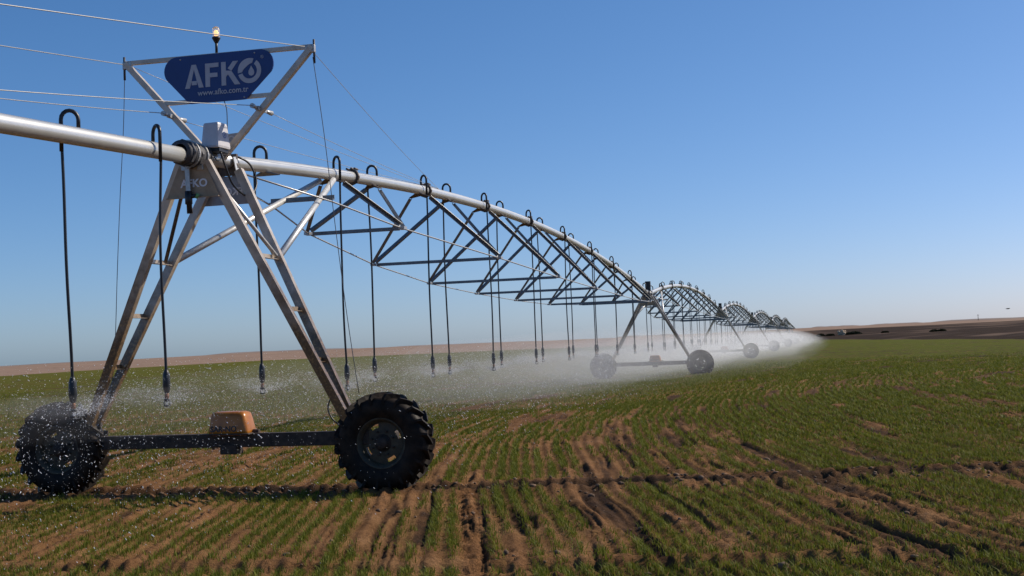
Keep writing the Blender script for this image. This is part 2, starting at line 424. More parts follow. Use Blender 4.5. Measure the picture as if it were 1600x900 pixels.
def ground_material():
    m, n, l, b = mat('field soil')
    at = n.new('ShaderNodeVertexColor'); at.layer_name = 'cover'
    sp = n.new('ShaderNodeSeparateColor'); l.new(at.outputs[0], sp.inputs[0])
    n1 = noise_node(n, l, 1.3, 8, 0.62); n2 = noise_node(n, l, 26, 6, 0.7); n3 = noise_node(n, l, 0.05, 6, 0.6)
    n4 = noise_node(n, l, 0.5, 6, 0.65, mapscale=(0.25, 1.6, 1))
    soil = ramp(n, l, n1.outputs['Fac'], [(0.25, (0.14, 0.068, 0.030)), (0.5, (0.225, 0.114, 0.052)), (0.75, (0.31, 0.170, 0.083))])
    sm = ramp(n, l, n2.outputs['Fac'], [(0.3, (0.62, 0.62, 0.62)), (0.7, (1.2, 1.2, 1.2))])
    def mix(a, bb, fac, blend='MIX'):
        x = n.new('ShaderNodeMix'); x.data_type = 'RGBA'; x.blend_type = blend
        for sock, val in (('A', a), ('B', bb), ('Factor', fac)):
            if isinstance(val, (int, float)): x.inputs[sock].default_value = val
            elif isinstance(val, tuple): x.inputs[sock].default_value = (*val, 1)
            else: l.new(val, x.inputs[sock])
        return x.outputs['Result']
    c = mix(soil.outputs[0], sm.outputs[0], 1.0, 'MULTIPLY')
    steppe = ramp(n, l, n3.outputs['Fac'], [(0.3, (0.215, 0.145, 0.105)), (0.7, (0.30, 0.21, 0.155))])
    c = mix(c, steppe.outputs[0], at.outputs['Alpha'])
    plough = ramp(n, l, n4.outputs['Fac'], [(0.35, (0.018, 0.011, 0.007)), (0.6, (0.045, 0.027, 0.016)), (0.8, (0.10, 0.062, 0.035))])
    c = mix(c, plough.outputs[0], sp.outputs[1])
    grass = ramp(n, l, n1.outputs['Fac'], [(0.3, (0.068, 0.080, 0.007)), (0.7, (0.104, 0.110, 0.012))])
    gs = ramp(n, l, n4.outputs['Fac'], [(0.3, (0.8, 0.85, 0.8)), (0.7, (1.1, 1.05, 1.0))])
    g = mix(grass.outputs[0], gs.outputs[0], 1.0, 'MULTIPLY')
    c = mix(c, g, sp.outputs[0])
    c = mix(c, (0.022, 0.016, 0.012), sp.outputs[2])
    l.new(c, b.inputs['Base Color'])
    rg = n.new('ShaderNodeMapRange'); rg.inputs['To Min'].default_value = 0.95; rg.inputs['To Max'].default_value = 0.8
    l.new(sp.outputs[2], rg.inputs['Value']); l.new(rg.outputs[0], b.inputs['Roughness'])
    b.inputs['Specular IOR Level'].default_value = 0.04
    n5 = noise_node(n, l, 75, 4, 0.7)
    ad = n.new('ShaderNodeMath'); ad.operation = 'MULTIPLY_ADD'; ad.inputs[1].default_value = 0.4; l.new(n5.outputs['Fac'], ad.inputs[0]); l.new(n2.outputs['Fac'], ad.inputs[2])
    bump(n, l, ad.outputs[0], b, 0.9, 0.045)
    return m

def make_ground():
    rings = [0.0, 1.5]
    r = 3.0
    while r < 9000:
        rings.append(r)
        r *= 1.0042 if 6.5 < r < 75 else (1.02 if r < 6.5 else (1.009 if r < 1800 else 1.05))
    rings = np.array(rings[1:])
    az = np.concatenate([np.linspace(-180, -32, 75)[:-1], np.linspace(-32, 32, 761), np.linspace(32, 180, 75)[1:-1]])
    az = np.radians(az); na, nr = len(az), len(rings)
    Rg, A = np.meshgrid(rings, az, indexing='ij')
    x = (Rg * np.sin(A)).ravel(); y = (Rg * np.cos(A)).ravel()
    z = height(x, y)
    v = np.stack([x, y, z], 1)
    i, j = np.meshgrid(np.arange(nr - 1), np.arange(na), indexing='ij'); j2 = (j + 1) % na
    f = np.stack([i * na + j, i * na + j2, (i + 1) * na + j2, (i + 1) * na + j], -1).reshape(-1, 4)[:, ::-1]
    c = len(v); v = np.vstack([v, [[0, 0, 0]]])
    me = np_mesh('field_ground', v, f, ground_material(), True)
    r, a, e = field_masks(v[:, 0], v[:, 1])
    X, Y = v[:, 0], v[:, 1]
    infield = 1 - sstep(0.985, 1.015, r / e)
    green = green_cover(X, Y); far = sstep(22, 85, r)
    green = (green * 0.30 * (1 - far) + (0.42 + 0.58 * np.clip(green * 1.2, 0, 1)) * far) * infield
    dz = np.degrees(a)
    wob = 1 + 0.10 * (vn(a * 40, a * 0, 7) - 0.5)
    xa = sstep(az_px(1190), az_px(1290), a)
    plough = (1 - infield) * xa * (1 - sstep(0.97, 1.03, r / (700 * wob)))
    plough = np.clip(plough + (1 - infield) * np.exp(-((r / e - 1.03) / 0.03) ** 2) * 0.6 * xa, 0, 1)
    plough = plough * np.clip(0.55 + 1.6 * fbm(a * 22, r / 26, 401, 3) - 0.25, 0.35, 1)
    steppe = (1 - infield)
    d = np.hypot(X - PIVOT.x, Y - PIVOT.y); wet = 0
    for k in range(3): wet = np.maximum(wet, np.exp(-((d - TR[k]) / 0.36) ** 4) * (0.75 + 0.75 * (vn(X * 2.1, Y * 2.1, 77) - 0.35)))
    wet = np.maximum(wet, dark_streak(X, Y) * (0.4 + 0.5 * vn(X * 3, Y * 3, 78)) * infield)
    wet = np.maximum(wet, far_streak(X, Y) * (0.2 + 0.8 * vn(X / 3, Y / 3, 79)) * infield)
    wet = np.clip(wet, 0, 0.92)
    cc = np.stack([green, plough, wet, steppe], 1).astype(np.float32)
    ca = me.color_attributes.new('cover', 'FLOAT_COLOR', 'POINT'); ca.data.foreach_set('color', cc.ravel())
    o = link('field_ground', me); tag(o, 'brown soil field sown with rows of young wheat', kind='structure')
    return o
make_ground()

def gz(x, y): return float(height(np.array([x]), np.array([y]))[0])

# wheat seedlings in curved drill rows
def make_wheat():
    V = []; Fc = []; base = 0
    for (y0, y1, step, nb, wid, hgt) in ((7.6, 19, 0.026, 8, 0.0068, 0.066), (19, 34, 0.045, 6, 0.0125, 0.075), (34, 85, 0.12, 3, 0.034, 0.08)):
        rmin = ROWC[0] - 0.55 * y1 - 4; rmax = ROWC[0] + 0.55 * y1 + 6
        k = np.arange(int(rmin / ROWS), int(rmax / ROWS))
        th = np.arange(-1.0, 1.05, step / 80.0)
        K, T = np.meshgrid(k, th, indexing='ij'); K = K.ravel() * ROWS; T = T.ravel()
        n0 = len(K)
        T = T + rng.uniform(-0.5, 0.5, n0) * step / 80
        K = K + rng.normal(0, 0.016, n0)
        K = K - 0.11 * (vn(T * 80 / 1.5, K / 2.2, 201) - 0.5) - 0.25 * (vn(T * 80 / 9, K / 9, 202) - 0.5)
        x = ROWC[0] - K * np.cos(T); y = ROWC[1] + K * np.sin(T)
        ok = (y > y0) & (y <= y1) & (np.abs(x) < 0.50 * y + 2.0)
        x = x[ok]; y = y[ok]
        g = green_cover(x, y)
        keep = rng.random(len(x)) < np.clip((g - 0.12) * 1.7, 0, 1) * (1 - 0.95 * sstep(50, 84, y))
        x = x[keep]; y = y[keep]; n = len(x)
        x = np.repeat(x, nb) + rng.normal(0, 0.026, n * nb); y = np.repeat(y, nb) + rng.normal(0, 0.026, n * nb)
        n *= nb
        z = height(x, y)
        hh = hgt * rng.uniform(0.45, 1.25, n); aa = rng.uniform(0, 2 * np.pi, n); ln = rng.uniform(0.2, 1.2, n) * hh
        w = wid * rng.uniform(0.6, 1.2, n); pa = aa + np.pi / 2 + rng.normal(0, 0.5, n)
        dx, dy = np.cos(aa), np.sin(aa); px, py = np.cos(pa) * w / 2, np.sin(pa) * w / 2
        p0 = np.stack([x - px, y - py, z - 0.01], 1); p1 = np.stack([x + px, y + py, z - 0.01], 1)
        m = 0.55
        q0 = np.stack([x - px * .8 + dx * ln * .3, y - py * .8 + dy * ln * .3, z + hh * m], 1); q1 = np.stack([x + px * .8 + dx * ln * .3, y + py * .8 + dy * ln * .3, z + hh * m], 1)
        t = np.stack([x + dx * ln, y + dy * ln, z + hh * rng.uniform(0.75, 1.0, n)], 1)
        if y0 < 30:
            V.append(np.stack([p0, p1, q1, q0, t], 1).reshape(-1, 3))
            b = base + np.arange(n)[:, None] * 5
            Fc.append(np.concatenate([b + np.array([[0, 1, 2]]), b + np.array([[0, 2, 3]]), b + np.array([[3, 2, 4]])], 0)); base += n * 5
        else:
            V.append(np.stack([p0, p1, t], 1).reshape(-1, 3))
            b = base + np.arange(n)[:, None] * 3
            Fc.append(b + np.array([[0, 1, 2]])); base += n * 3
    v = np.concatenate(V); f = np.concatenate(Fc)
    print('wheat tris', len(f))
    o = link('wheat_seedlings', np_mesh('wheat_seedlings', v, f, M['wheat']))
    tag(o, 'short green wheat seedlings growing in curved rows on brown soil', 'crop', kind='stuff')
make_wheat()

# loose clods
def make_clods():
    ico = bmesh.new(); bmesh.ops.create_icosphere(ico, subdivisions=1, radius=1); bv = np.array([p.co[:] for p in ico.verts]); bf = np.array([[q.index for q in p.verts] for p in ico.faces]); ico.free()
    n0 = 60000
    y = rng.uniform(7.8, 40, n0); x = rng.uniform(-1, 1, n0) * (0.47 * y + 1)
    rr = np.hypot(x - ROWC[0], y - ROWC[1]); s = np.arctan2(y - ROWC[1], ROWC[0] - x) * 80
    d = np.hypot(x - PIVOT.x, y - PIVOT.y) - TR[0]
    pr = 0.06 + 0.4 * ridge_clods(x, y, rr, s) + 0.9 * np.exp(-((np.abs(d) - 0.33) / 0.16) ** 2)
    k = rng.random(n0) < np.clip(pr, 0, 1) * 0.38
    x = x[k]; y = y[k]; n = len(x); z = height(x, y)
    sz = rng.gamma(2.0, 0.006, n) + 0.006; sz = np.minimum(sz, 0.04)
    V = bv[None] * sz[:, None, None] * rng.uniform(0.65, 1.3, (n, 1, 3)) * (1 + rng.normal(0, 0.16, (n, len(bv), 1)))
    V[:, :, 2] *= 0.7
    V = V + np.stack([x, y, z + sz * 0.15], 1)[:, None, :]
    f = (bf[None] + (np.arange(n) * len(bv))[:, None, None]).reshape(-1, 3)
    m = simple('soil clod', (0.07, 0.042, 0.026), (0.20, 0.125, 0.078), 5, 0.95, 0, 0.6, 0.01)
    tag(link('soil_clods', np_mesh('soil_clods', V.reshape(-1, 3), f, m)), 'loose brown clods of soil along the ruts and ridges', 'soil', kind='stuff')
make_clods()

# low far rises on the sky line
def make_hills():
    mb = MB()
    def rise(x0, x1, px, dist, seed):
        n = 26; a0, a1 = az_px(x0), az_px(x1); top = []; 
        for i in range(n + 1):
            t = i / n; a = a0 + (a1 - a0) * t
            base = EYE + np.interp(a, RIDGE_AZ, RIDGE_PX) / 2000 * dist
            env = min(1, 6 * t, 6 * (1 - t)) ** 0.7
            hh = base + env * px * (0.75 + 0.5 * vn(np.array([t * 9.0]), np.array([1.5]), seed)[0]) / 2000 * dist
            top.append((a, hh))
        vs = []
        for a, hh in top:
            for dd, z in ((dist - 130, -30), (dist - 40, hh * 0.85 + 0.15 * -5), (dist, hh), (dist + 160, hh - 1), (dist + 400, -40)):
                vs.append((math.sin(a) * dd, math.cos(a) * dd, z))
        fs = []
        for i in range(n):
            for k in range(4): fs.append((i * 5 + k, (i + 1) * 5 + k, (i + 1) * 5 + k + 1, i * 5 + k + 1))
        mb.add(vs, fs, True)
    rise(1450, 1700, 2.6, 2300, 3); rise(1355, 1445, 1.6, 2400, 4); rise(1265, 1345, 1.6, 2400, 5)
    rise(960, 1060, 2.6, 2300, 6); rise(320, 560, 1.6, 2500, 7); rise(600, 860, 1.2, 2500, 8); rise(-400, 200, 1.4, 2500, 9); rise(1720, 2500, 2, 2500, 12)
    tag(mb.build('far_hills', M['hill']), 'low brown scrubby rises along the sky line', kind='structure')
make_hills()

# ------------------------------------------------------------ machine parts; local axes: x across (v), y along (u), z up
def chan(p0, p1, w, d, up): return MB().channel(p0, p1, w, d, 0.009, up)

TYRE_R, TYRE_W = 0.63, 0.36
def tyre_mesh():
    mb = MB(); Rr = TYRE_R
    prof = [(0.30, -0.13), (0.34, -0.165), (0.43, -0.178), (0.51, -0.172), (0.555, -0.15), (0.572, -0.08), (0.576, 0), (0.572, 0.08), (0.555, 0.15), (0.51, 0.172), (0.43, 0.178), (0.34, 0.165), (0.30, 0.13), (0.285, 0.0), (0.30, -0.13)]
    mb.lathe(prof, (0, 0, 0), (0, 1, 0), 48)
    nl = 20
    for k in range(nl):                      # chevron lugs, both sides staggered
        for sgn in (-1, 1):
            a0 = 2 * math.pi * (k + (0.5 if sgn > 0 else 0)) / nl
            path = [(0.0 * sgn, 0.0, Rr), (0.085 * sgn, 0.10, Rr), (0.155 * sgn, 0.20, Rr - 0.012), (0.185 * sgn, 0.235, Rr - 0.06), (0.183 * sgn, 0.25, Rr - 0.12)]
            vs = []
            for (yy, da, rad) in path:
                for (dd, rd) in ((-0.034, 0.562 if rad > 0.58 else rad - 0.035), (-0.026, rad), (0.026, rad), (0.034, 0.562 if rad > 0.58 else rad - 0.035)):
                    a = a0 + da + dd; yq = yy
                    vs.append((rd * math.cos(a), yq, rd * math.sin(a)))
            fs = []
            for i in range(len(path) - 1):
                for j in range(3):
                    fs.append((i * 4 + j, i * 4 + j + 1, i * 4 + 5 + j, i * 4 + 4 + j))
                fs.append((i * 4 + 3, i * 4, i * 4 + 4, i * 4 + 7))
            fs.append((0, 1, 2, 3)); e = (len(path) - 1) * 4; fs.append((e + 3, e + 2, e + 1, e))
            mb.add(vs, fs)
    return mb.mesh('tyre', M['rubber'])
def rim_mesh():
    mb = MB()
    mb.lathe([(0.315, -0.135), (0.325, -0.145), (0.30, -0.145), (0.285, -0.11), (0.27, -0.10), (0.27, 0.10), (0.285, 0.11), (0.30, 0.145), (0.325, 0.145), (0.315, 0.135)], (0, 0, 0), (0, 1, 0), 36)
    # disc with four slots
    n = 64; inner = 0.105; 
    def ring(r0, r1, y0, y1, skip):
        b = []
        for k in range(n):
            a = 2 * math.pi * k / n
            for (r, y) in ((r0, y0), (r1, y1)): b.append((r * math.cos(a), y, r * math.sin(a)))
        fs = [(2 * k, 2 * k + 1, (2 * k + 3) % (2 * n), (2 * k + 2) % (2 * n)) for k in range(n) if not skip(k)]
        mb.add(b, fs)
    for off in (-0.05, -0.035):
        ring(0.0001, 0.20, off - 0.02, off - 0.005, lambda k: False)
        ring(0.20, 0.245, off - 0.005, off, lambda k: (k % 16) in (6, 7, 8, 9, 10))
        ring(0.245, 0.275, off, off + 0.005, lambda k: False)
    return mb.mesh('rim', M['rim'])
def hub_mesh():
    mb = MB(); mb.lathe([(0.0001, -0.13), (0.06, -0.13), (0.075, -0.115), (0.075, -0.07), (0.11, -0.065), (0.11, -0.05)], (0, 0, 0), (0, 1, 0), 20)
    for k in range(8):
        a = 2 * math.pi * k / 8; mb.lathe([(0.0001, -0.092), (0.014, -0.092), (0.014, -0.05)], (0.15 * math.cos(a), 0, 0.15 * math.sin(a)), (0, 1, 0), 6)
    mb.lathe([(0.05, -0.02), (0.05, 0.25)], (0, 0, 0), (0, 1, 0), 10)
    return mb.mesh('hub', M['beam'])
ME_TYRE, ME_RIM, ME_HUB = tyre_mesh(), rim_mesh(), hub_mesh()
def wheel(parent, x, spin):
    w = bpy.data.objects.new('wheel', None); COL.objects.link(w); w.parent = parent; w.location = (x, 0, TYRE_R); w.rotation_euler = (0, spin, 0); w.empty_display_size = 0.1
    link('tyre', ME_TYRE, w); link('rim', ME_RIM, w); link('hub', ME_HUB, w)
    return w

def text_mesh(name, body, size, material, extrude=0.003, offset=0.0, mirror=False):
    cu_ = bpy.data.curves.new(name, 'FONT'); cu_.body = body; cu_.size = size; cu_.extrude = extrude; cu_.offset = offset
    cu_.align_x = 'CENTER'; cu_.align_y = 'CENTER'; cu_.resolution_u = 3
    to = bpy.data.objects.new(name, cu_); COL.objects.link(to)
    dg = bpy.context.evaluated_depsgraph_get(); me = bpy.data.meshes.new_from_object(to.evaluated_get(dg))
    bpy.data.objects.remove(to); me.name = name; me.materials.clear(); me.materials.append(material)
    if mirror:
        me.transform(Matrix.Diagonal((-1, 1, 1, 1))); me.flip_normals()
    return me

def gear_box(root):
    gx = 0.2
    mb = MB()       # sloping hood
    def hood(w0, d0, z0, w1, d1, z1, sh):
        vs = [(gx - w0, -d0, z0), (gx + w0, -d0, z0), (gx + w0, d0, z0), (gx - w0, d0, z0), (gx - w1 + sh, -d1, z1), (gx + w1 + sh, -d1, z1), (gx + w1 + sh, d1, z1), (gx - w1 + sh, d1, z1)]
        mb.add(vs, [(0, 3, 2, 1), (4, 5, 6, 7), (0, 1, 5, 4), (1, 2, 6, 5), (2, 3, 7, 6), (3, 0, 4, 7)])
    hood(0.285, 0.165, 0.765, 0.225, 0.135, 1.07, -0.01)
    g = link('gearmotor', mb.mesh('gearmotor', M['orange'], 0.06), root)
    for p in g.data.polygons: p.use_smooth = True
    b = MB(); b.box((gx - 0.02, 0, 0.585), (0.23, 0.2, 0.12)); b.tube([(gx + 0.26, 0.03, 0.80), (gx + 0.36, 0.03, 0.80)], 0.035, 10); b.tube([(gx - 0.27, 0.03, 0.80), (gx - 0.33, 0.03, 0.80)], 0.03, 10); b.box((gx, 0, 0.785), (0.60, 0.36, 0.02)); b.build('gearbox_mount', M['beam'], root, bevel=0.01)
    t = text_mesh('lettering', 'SAR-NO', 0.10, M['black'], 0.0015, 0.003)
    t.transform(Matrix.Rotation(R_(90 - 5.6), 4, 'X')); link('lettering', t, g, (gx - 0.05, -0.1585, 0.85))

def tower(idx, H, full):
    p = TOW[idx]
    root = empty('drive_tower', p, -THEAD[idx])
    # legs: two pairs, splayed along the pipe at the top, meeting low at the beam ends
    B = 1.86; top = H - 0.30
    for sx in (-1, 1):
        for sy in (-1, 1):
            chan((sx * 0.17, sy * 0.47, top + 0.22), (sx * B, sy * 0.075, 0.80), 0.110, 0.085, (0, 1, 0)).build('leg', M['leg'], root)
        for wz in (3.04, 2.35, 1.69):
            t = (wz - 0.80) / (top + 0.22 - 0.80); x = sx * (B + (0.17 - B) * t); yy = 0.075 + (0.47 - 0.075) * t
            if wz < H - 0.9: MB().angle((x, -yy - 0.03, wz), (x, yy + 0.03, wz), 0.06).build('leg_strut', M['leg'], root)
        # slim brace from the near top corner to the top strut
        t = (3.04 - 0.80) / (top + 0.22 - 0.80); x = sx * (B + (0.17 - B) * t)
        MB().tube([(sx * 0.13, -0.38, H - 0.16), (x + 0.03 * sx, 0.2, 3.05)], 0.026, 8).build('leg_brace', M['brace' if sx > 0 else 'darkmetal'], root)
        wheel(root, sx * TRACK / 2, 0.35 if sx > 0 else 1.9)
    MB().box((0, 0, 0.70), (2 * B + 0.42, 0.12, 0.175)).build('base_beam', M['beam'], root, bevel=0.012)
    for sx in (-1, 1):
        MB().box((sx * (B - 0.02), 0, 0.815), (0.26, 0.2, 0.05)).build('beam_saddle', M['beam'], root)
        MB().box((sx * (TRACK / 2 - 0.02), 0.22, 0.64), (0.22, 0.22, 0.24)).build('wheel_gearbox', M['beam'], root, bevel=0.02)
        MB().tube([(sx * 0.3, 0.14, 0.62), (sx * (TRACK / 2 - 0.15), 0.2, 0.64)], 0.022, 8).build('drive_shaft', M['beam'], root)
    gear_box(root)
    # gusset plates
    for sy, mt, mir in ((-1, M['plate_near'], False), (1, M['plate_far'], True)):
        y = sy * 0.505; mb = MB(); w0, w1 = 0.16, 0.36
        out_ = [(-w1, H - 0.53), (w1, H - 0.53), (w0 + 0.02, H - 0.12), (0.09, H - 0.10), (0.05, H - 0.15), (-0.05, H - 0.15), (-0.09, H - 0.10), (-w0 - 0.02, H - 0.12)]
        vs = [(x, y - 0.004, z) for x, z in out_] + [(x, y + 0.004, z) for x, z in out_]; n_ = len(out_)
        mb.add(vs, [tuple(range(n_)), tuple(range(n_, 2 * n_))[::-1]] + [(i, (i + 1) % n_, n_ + (i + 1) % n_, n_ + i) for i in range(n_)])
        if not mir: mb.box((0, y - 0.016, H - 0.535), (0.72, 0.035, 0.012))
        pl = mb.build('gusset_plate', mt, root)
        if full:
            t = text_mesh('lettering', 'AFKO', 0.14, M['print'], 0.002, 0.004, mir)
            t.transform(Matrix.Rotation(R_(90), 4, 'X')); link('lettering', t, pl, (0.02 if not mir else 0.12, y - 0.009, H - 0.36))
    # pipe saddle, boot and clamps
    mb = MB(); mb.lathe([(0.10, -0.33), (0.15, -0.32), (0.155, -0.18), (0.14, -0.12), (0.16, -0.04), (0.16, 0.06), (0.14, 0.14), (0.155, 0.2), (0.15, 0.27), (0.10, 0.28)], (0, -0.50, H), (0, 1, 0), 22)
    for yq in (-0.74, -0.52, -0.27): mb.lathe([(0.13, -0.022), (0.172, -0.022), (0.172, 0.022), (0.13, 0.022)], (0, yq, H), (0, 1, 0), 8, False)
    bt = mb.build('rubber_boot', M['boot'], root)
    for yy in (-0.63, -0.40):
        MB().lathe([(0.16, -0.014), (0.178, -0.014), (0.178, 0.014), (0.16, 0.014)], (0, yy, H), (0, 1, 0), 22, False).build('boot_clamp', M['rod'], bt)
    mb = MB(); mb.box((0, 0.50, H - 0.07), (0.30, 0.05, 0.14)); mb.box((-0.12, 0.50, H + 0.02), (0.03, 0.05, 0.2)); mb.box((0.12, 0.50, H + 0.02), (0.03, 0.05, 0.2)); mb.box((0, 0.50, H + 0.13), (0.27, 0.05, 0.03))
    mb.lathe([(0.09, -0.03), (0.15, -0.03), (0.15, 0.03), (0.09, 0.03)], (0, 0.5, H), (0, 1, 0), 8, False)
    mb.build('pipe_saddle', M['darkmetal'], root)
    for sx in (-1, 1): MB().bar((sx * 0.125, 0.45, H + 0.10), (sx * 0.17, 0.50, H - 0.26), 0.10, 0.012, (sx, 0, 0)).build('saddle_plate', M['brace'], root)
    # brace tubes to the next span
    for sx in (-1, 1):
        t = (3.04 - 0.80) / (top + 0.22 - 0.80); x = sx * (B + (0.17 - B) * t)
        MB().tube([(x, 0.36, min(3.06, H - 0.9)), (sx * 0.12, 4.05, H + 0.21)], 0.046, 12).build('span_brace', M['brace'], root)
    MB().angle((-0.52, 3.0, H - 0.20), (0.52, 3.0, H - 0.20), 0.075, 0.012).build('brace_bar', M['truss'], root)
    return root

T1H = PIPE_H[0]
T1 = tower(0, T1H, True)
tag(T1, 'nearest drive tower of the watering machine, carrying the blue sign on a Y shaped mast', 'tower', 'drive towers of the watering machine')
ORD = ['', 'second drive tower, standing at the far end of the large truss arch', 'third drive tower, its wheel half veiled by spray beyond the second', 'fourth drive tower, small and pale in the drifting spray',
       'fifth drive tower, tiny above the thick white spray', 'farthest drive tower, a small grey shape before the machine ends']
T2 = tower(1, PIPE_H[1], False)
bx_ = MB().box((0, -0.02, PIPE_H[1] + 0.36), (0.24, 0.2, 0.46)); bx_.build('control_box', M['black'], T2, bevel=0.015)
tag(T2, ORD[1], 'tower', 'drive towers of the watering machine')
for i in range(2, 6):
    c = copy_tree(T2); c.location = TOW[i]; c.rotation_euler = (0, 0, -THEAD[i]); tag(c, ORD[i], 'tower')

# near tower extras: mast, box, cables
def t1_extras():
    H = T1H; r = T1; my = 0.2
    Lp, Rp = (-1.30, my, 5.75), (1.38, my, 5.74)
    for sx, tp in ((-1, Lp), (1, Rp)):
        MB().angle((sx * 0.07, my, H + 0.05), tp, 0.075, 0.012, (0, 1, 0)).build('mast_arm', M['leg'], r)
        MB().tube([(tp[0] + 0.02 * sx, my, tp[2] - 0.22), (tp[0] + 0.02 * sx, my, tp[2] + 0.09)], 0.016, 8).build('cable_bolt', M['wire'], r)
        MB().box((tp[0] - sx * 0.03, my, tp[2] - 0.03), (0.13, 0.06, 0.10)).build('cable_clamp', M['rod'], r, bevel=0.01)
        q = sx * 0.63
        MB().bar((q + 0.0, my - 0.12, 4.98), (q, my + 0.14, 4.98), 0.05, 0.05).build('cable_clamp', M['rod'], r)
        MB().tube([(q, my - 0.26, 4.985), (q, my - 0.13, 4.98)], [0.035, 0.02], 8).build('turnbuckle', M['rod'], r)
        MB().tube([(q, my + 0.13, 4.98), (q + 0.02, my + 0.30, 4.975)], [0.02, 0.035], 8).build('turnbuckle', M['rod'], r)
    MB().bar(Lp, Rp, 0.05, 0.055).build('mast_crossbar', M['leg'], r)
    MB().bar((-0.76, my, 5.16), (0.79, my, 5.16), 0.05, 0.05).build('mast_crossbar', M['leg'], r)
    # control box with a bevelled hood, leaning with the pipe
    mb = MB()
    vs = [(-0.135, -0.12, 0), (0.135, -0.12, 0), (0.135, 0.12, 0), (-0.135, 0.12, 0), (-0.115, -0.09, 0.36), (0.11, -0.09, 0.36), (0.11, 0.09, 0.36), (-0.115, 0.09, 0.36)]
    mb.add(vs, [(0, 3, 2, 1), (4, 5, 6, 7), (0, 1, 5, 4), (1, 2, 6, 5), (2, 3, 7, 6), (3, 0, 4, 7)])
    me = mb.mesh('control_box', M['boxgrey'], 0.035)
    me.transform(Matrix.Translation((0.13, -0.10, H + 0.12)) @ Matrix.Rotation(R_(-6), 4, 'Z') @ Matrix.Diagonal((1.0, 1.3, 0.95, 1)))
    bo = link('control_box', me, r)
    e = MB(); e.lathe([(0.030, 0), (0.044, 0), (0.044, 0.003), (0.030, 0.003)], (0, 0, 0), (1, 0, 0), 20, False)
    e.lathe([(0.0001, 0.002), (0.014, 0.002), (0.02, 0)], (0, 0, -0.004), (1, 0, 0), 10, False)
    eo = e.build('emblem', M['emblem'], bo, (0.252, -0.10, H + 0.30)); eo.rotation_euler = (0, R_(-3.5), R_(-6))
    MB().box((0.12, -0.10, H + 0.105), (0.24, 0.26, 0.05)).build('box_foot', M['black'], bo)
    # small blue plate on the far arm
    mb = MB(); mb.add([(0.02, my + 0.1, H + 0.38), (0.42, my + 0.1, H + 0.40), (0.12, my + 0.1, H + 0.12), (0.02, my + 0.106, H + 0.38), (0.42, my + 0.106, H + 0.40), (0.12, my + 0.106, H + 0.12)], [(0, 1, 2), (5, 4, 3), (0, 3, 4, 1), (1, 4, 5, 2), (2, 5, 3, 0)])
    tp = mb.build('corner_plate', M['plate_far'], r)
    MB().lathe([(0.03, 0), (0.05, 0), (0.05, 0.003), (0.03, 0.003)], (0.16, my + 0.094, H + 0.31), (0, 1, 0), 20, False).build('emblem', M['white'], tp)
    # hanging black valve with flat strap
    MB().bar((-0.05, -0.56, H - 0.1), (-0.035, -0.56, H - 0.52), 0.06, 0.012, (0, 1, 0)).build('strap', M['rod'], r)
    mb = MB(); mb.tube([(-0.03, -0.57, H - 0.46), (-0.03, -0.57, H - 0.62), (-0.025, -0.57, H - 0.63), (-0.02, -0.57, H - 0.74)], [0.046, 0.046, 0.034, 0.036], 12)
    mb.tube([(-0.03, -0.57, H - 0.53), (0.07, -0.57, H - 0.525)], 0.026, 8)
    dv = mb.build('drain_valve', M['hose'], r)
    MB().tube([(0.07, -0.57, H - 0.555), (0.10, -0.57, H - 0.50)], 0.022, 8).build('valve_knob', M['green'], dv)
    # looped cables
    def loop(pts, rad, nm='looped_cable'):
        k = []; P = [Vector(p) for p in pts]
        for i in range(len(P) - 1):
            a, b_, c, d = P[max(i - 1, 0)], P[i], P[i + 1], P[min(i + 2, len(P) - 1)]
            for t in range(6):
                t /= 6; k.append(0.5 * ((2 * b_) + (c - a) * t + (2 * a - 5 * b_ + 4 * c - d) * t * t + (3 * b_ - a - 3 * c + d) * t ** 3))
        k.append(P[-1]); MB().tube(k, rad, 8).build(nm, M['hose'], r)
    loop([(0.22, -0.16, H + 0.08), (0.26, -0.10, H - 0.12), (0.28, 0.08, H - 0.34), (0.28, 0.51, H - 0.43), (0.26, 0.82, H - 0.23), (0.2, 0.78, H + 0.02), (0.12, 0.62, H + 0.11), (0.0, 0.55, H + 0.13)], 0.014)
    loop([(-0.04, -0.1, H + 0.12), (0.10, -0.15, H + 0.05), (0.13, -0.05, H - 0.02), (0.12, 0.2, H + 0.1)], 0.007)
    loop([(1.62, -0.05, 1.28), (1.55, -0.09, 1.1), (1.60, -0.09, 0.95), (1.72, -0.07, 0.84)], 0.010)
    loop([(0.13, 0.16, 5.14), (0.17, 0.16, 5.0), (0.19, 0.12, 4.7), (0.20, 0.1, 4.45)], 0.006)
    for sx in (-1, 1):
        MB().box((0.11 * sx, -0.47, H - 0.16), (0.08, 0.10, 0.07)).build('bolt_bracket', M['rod'], r, bevel=0.01)
t1_extras()

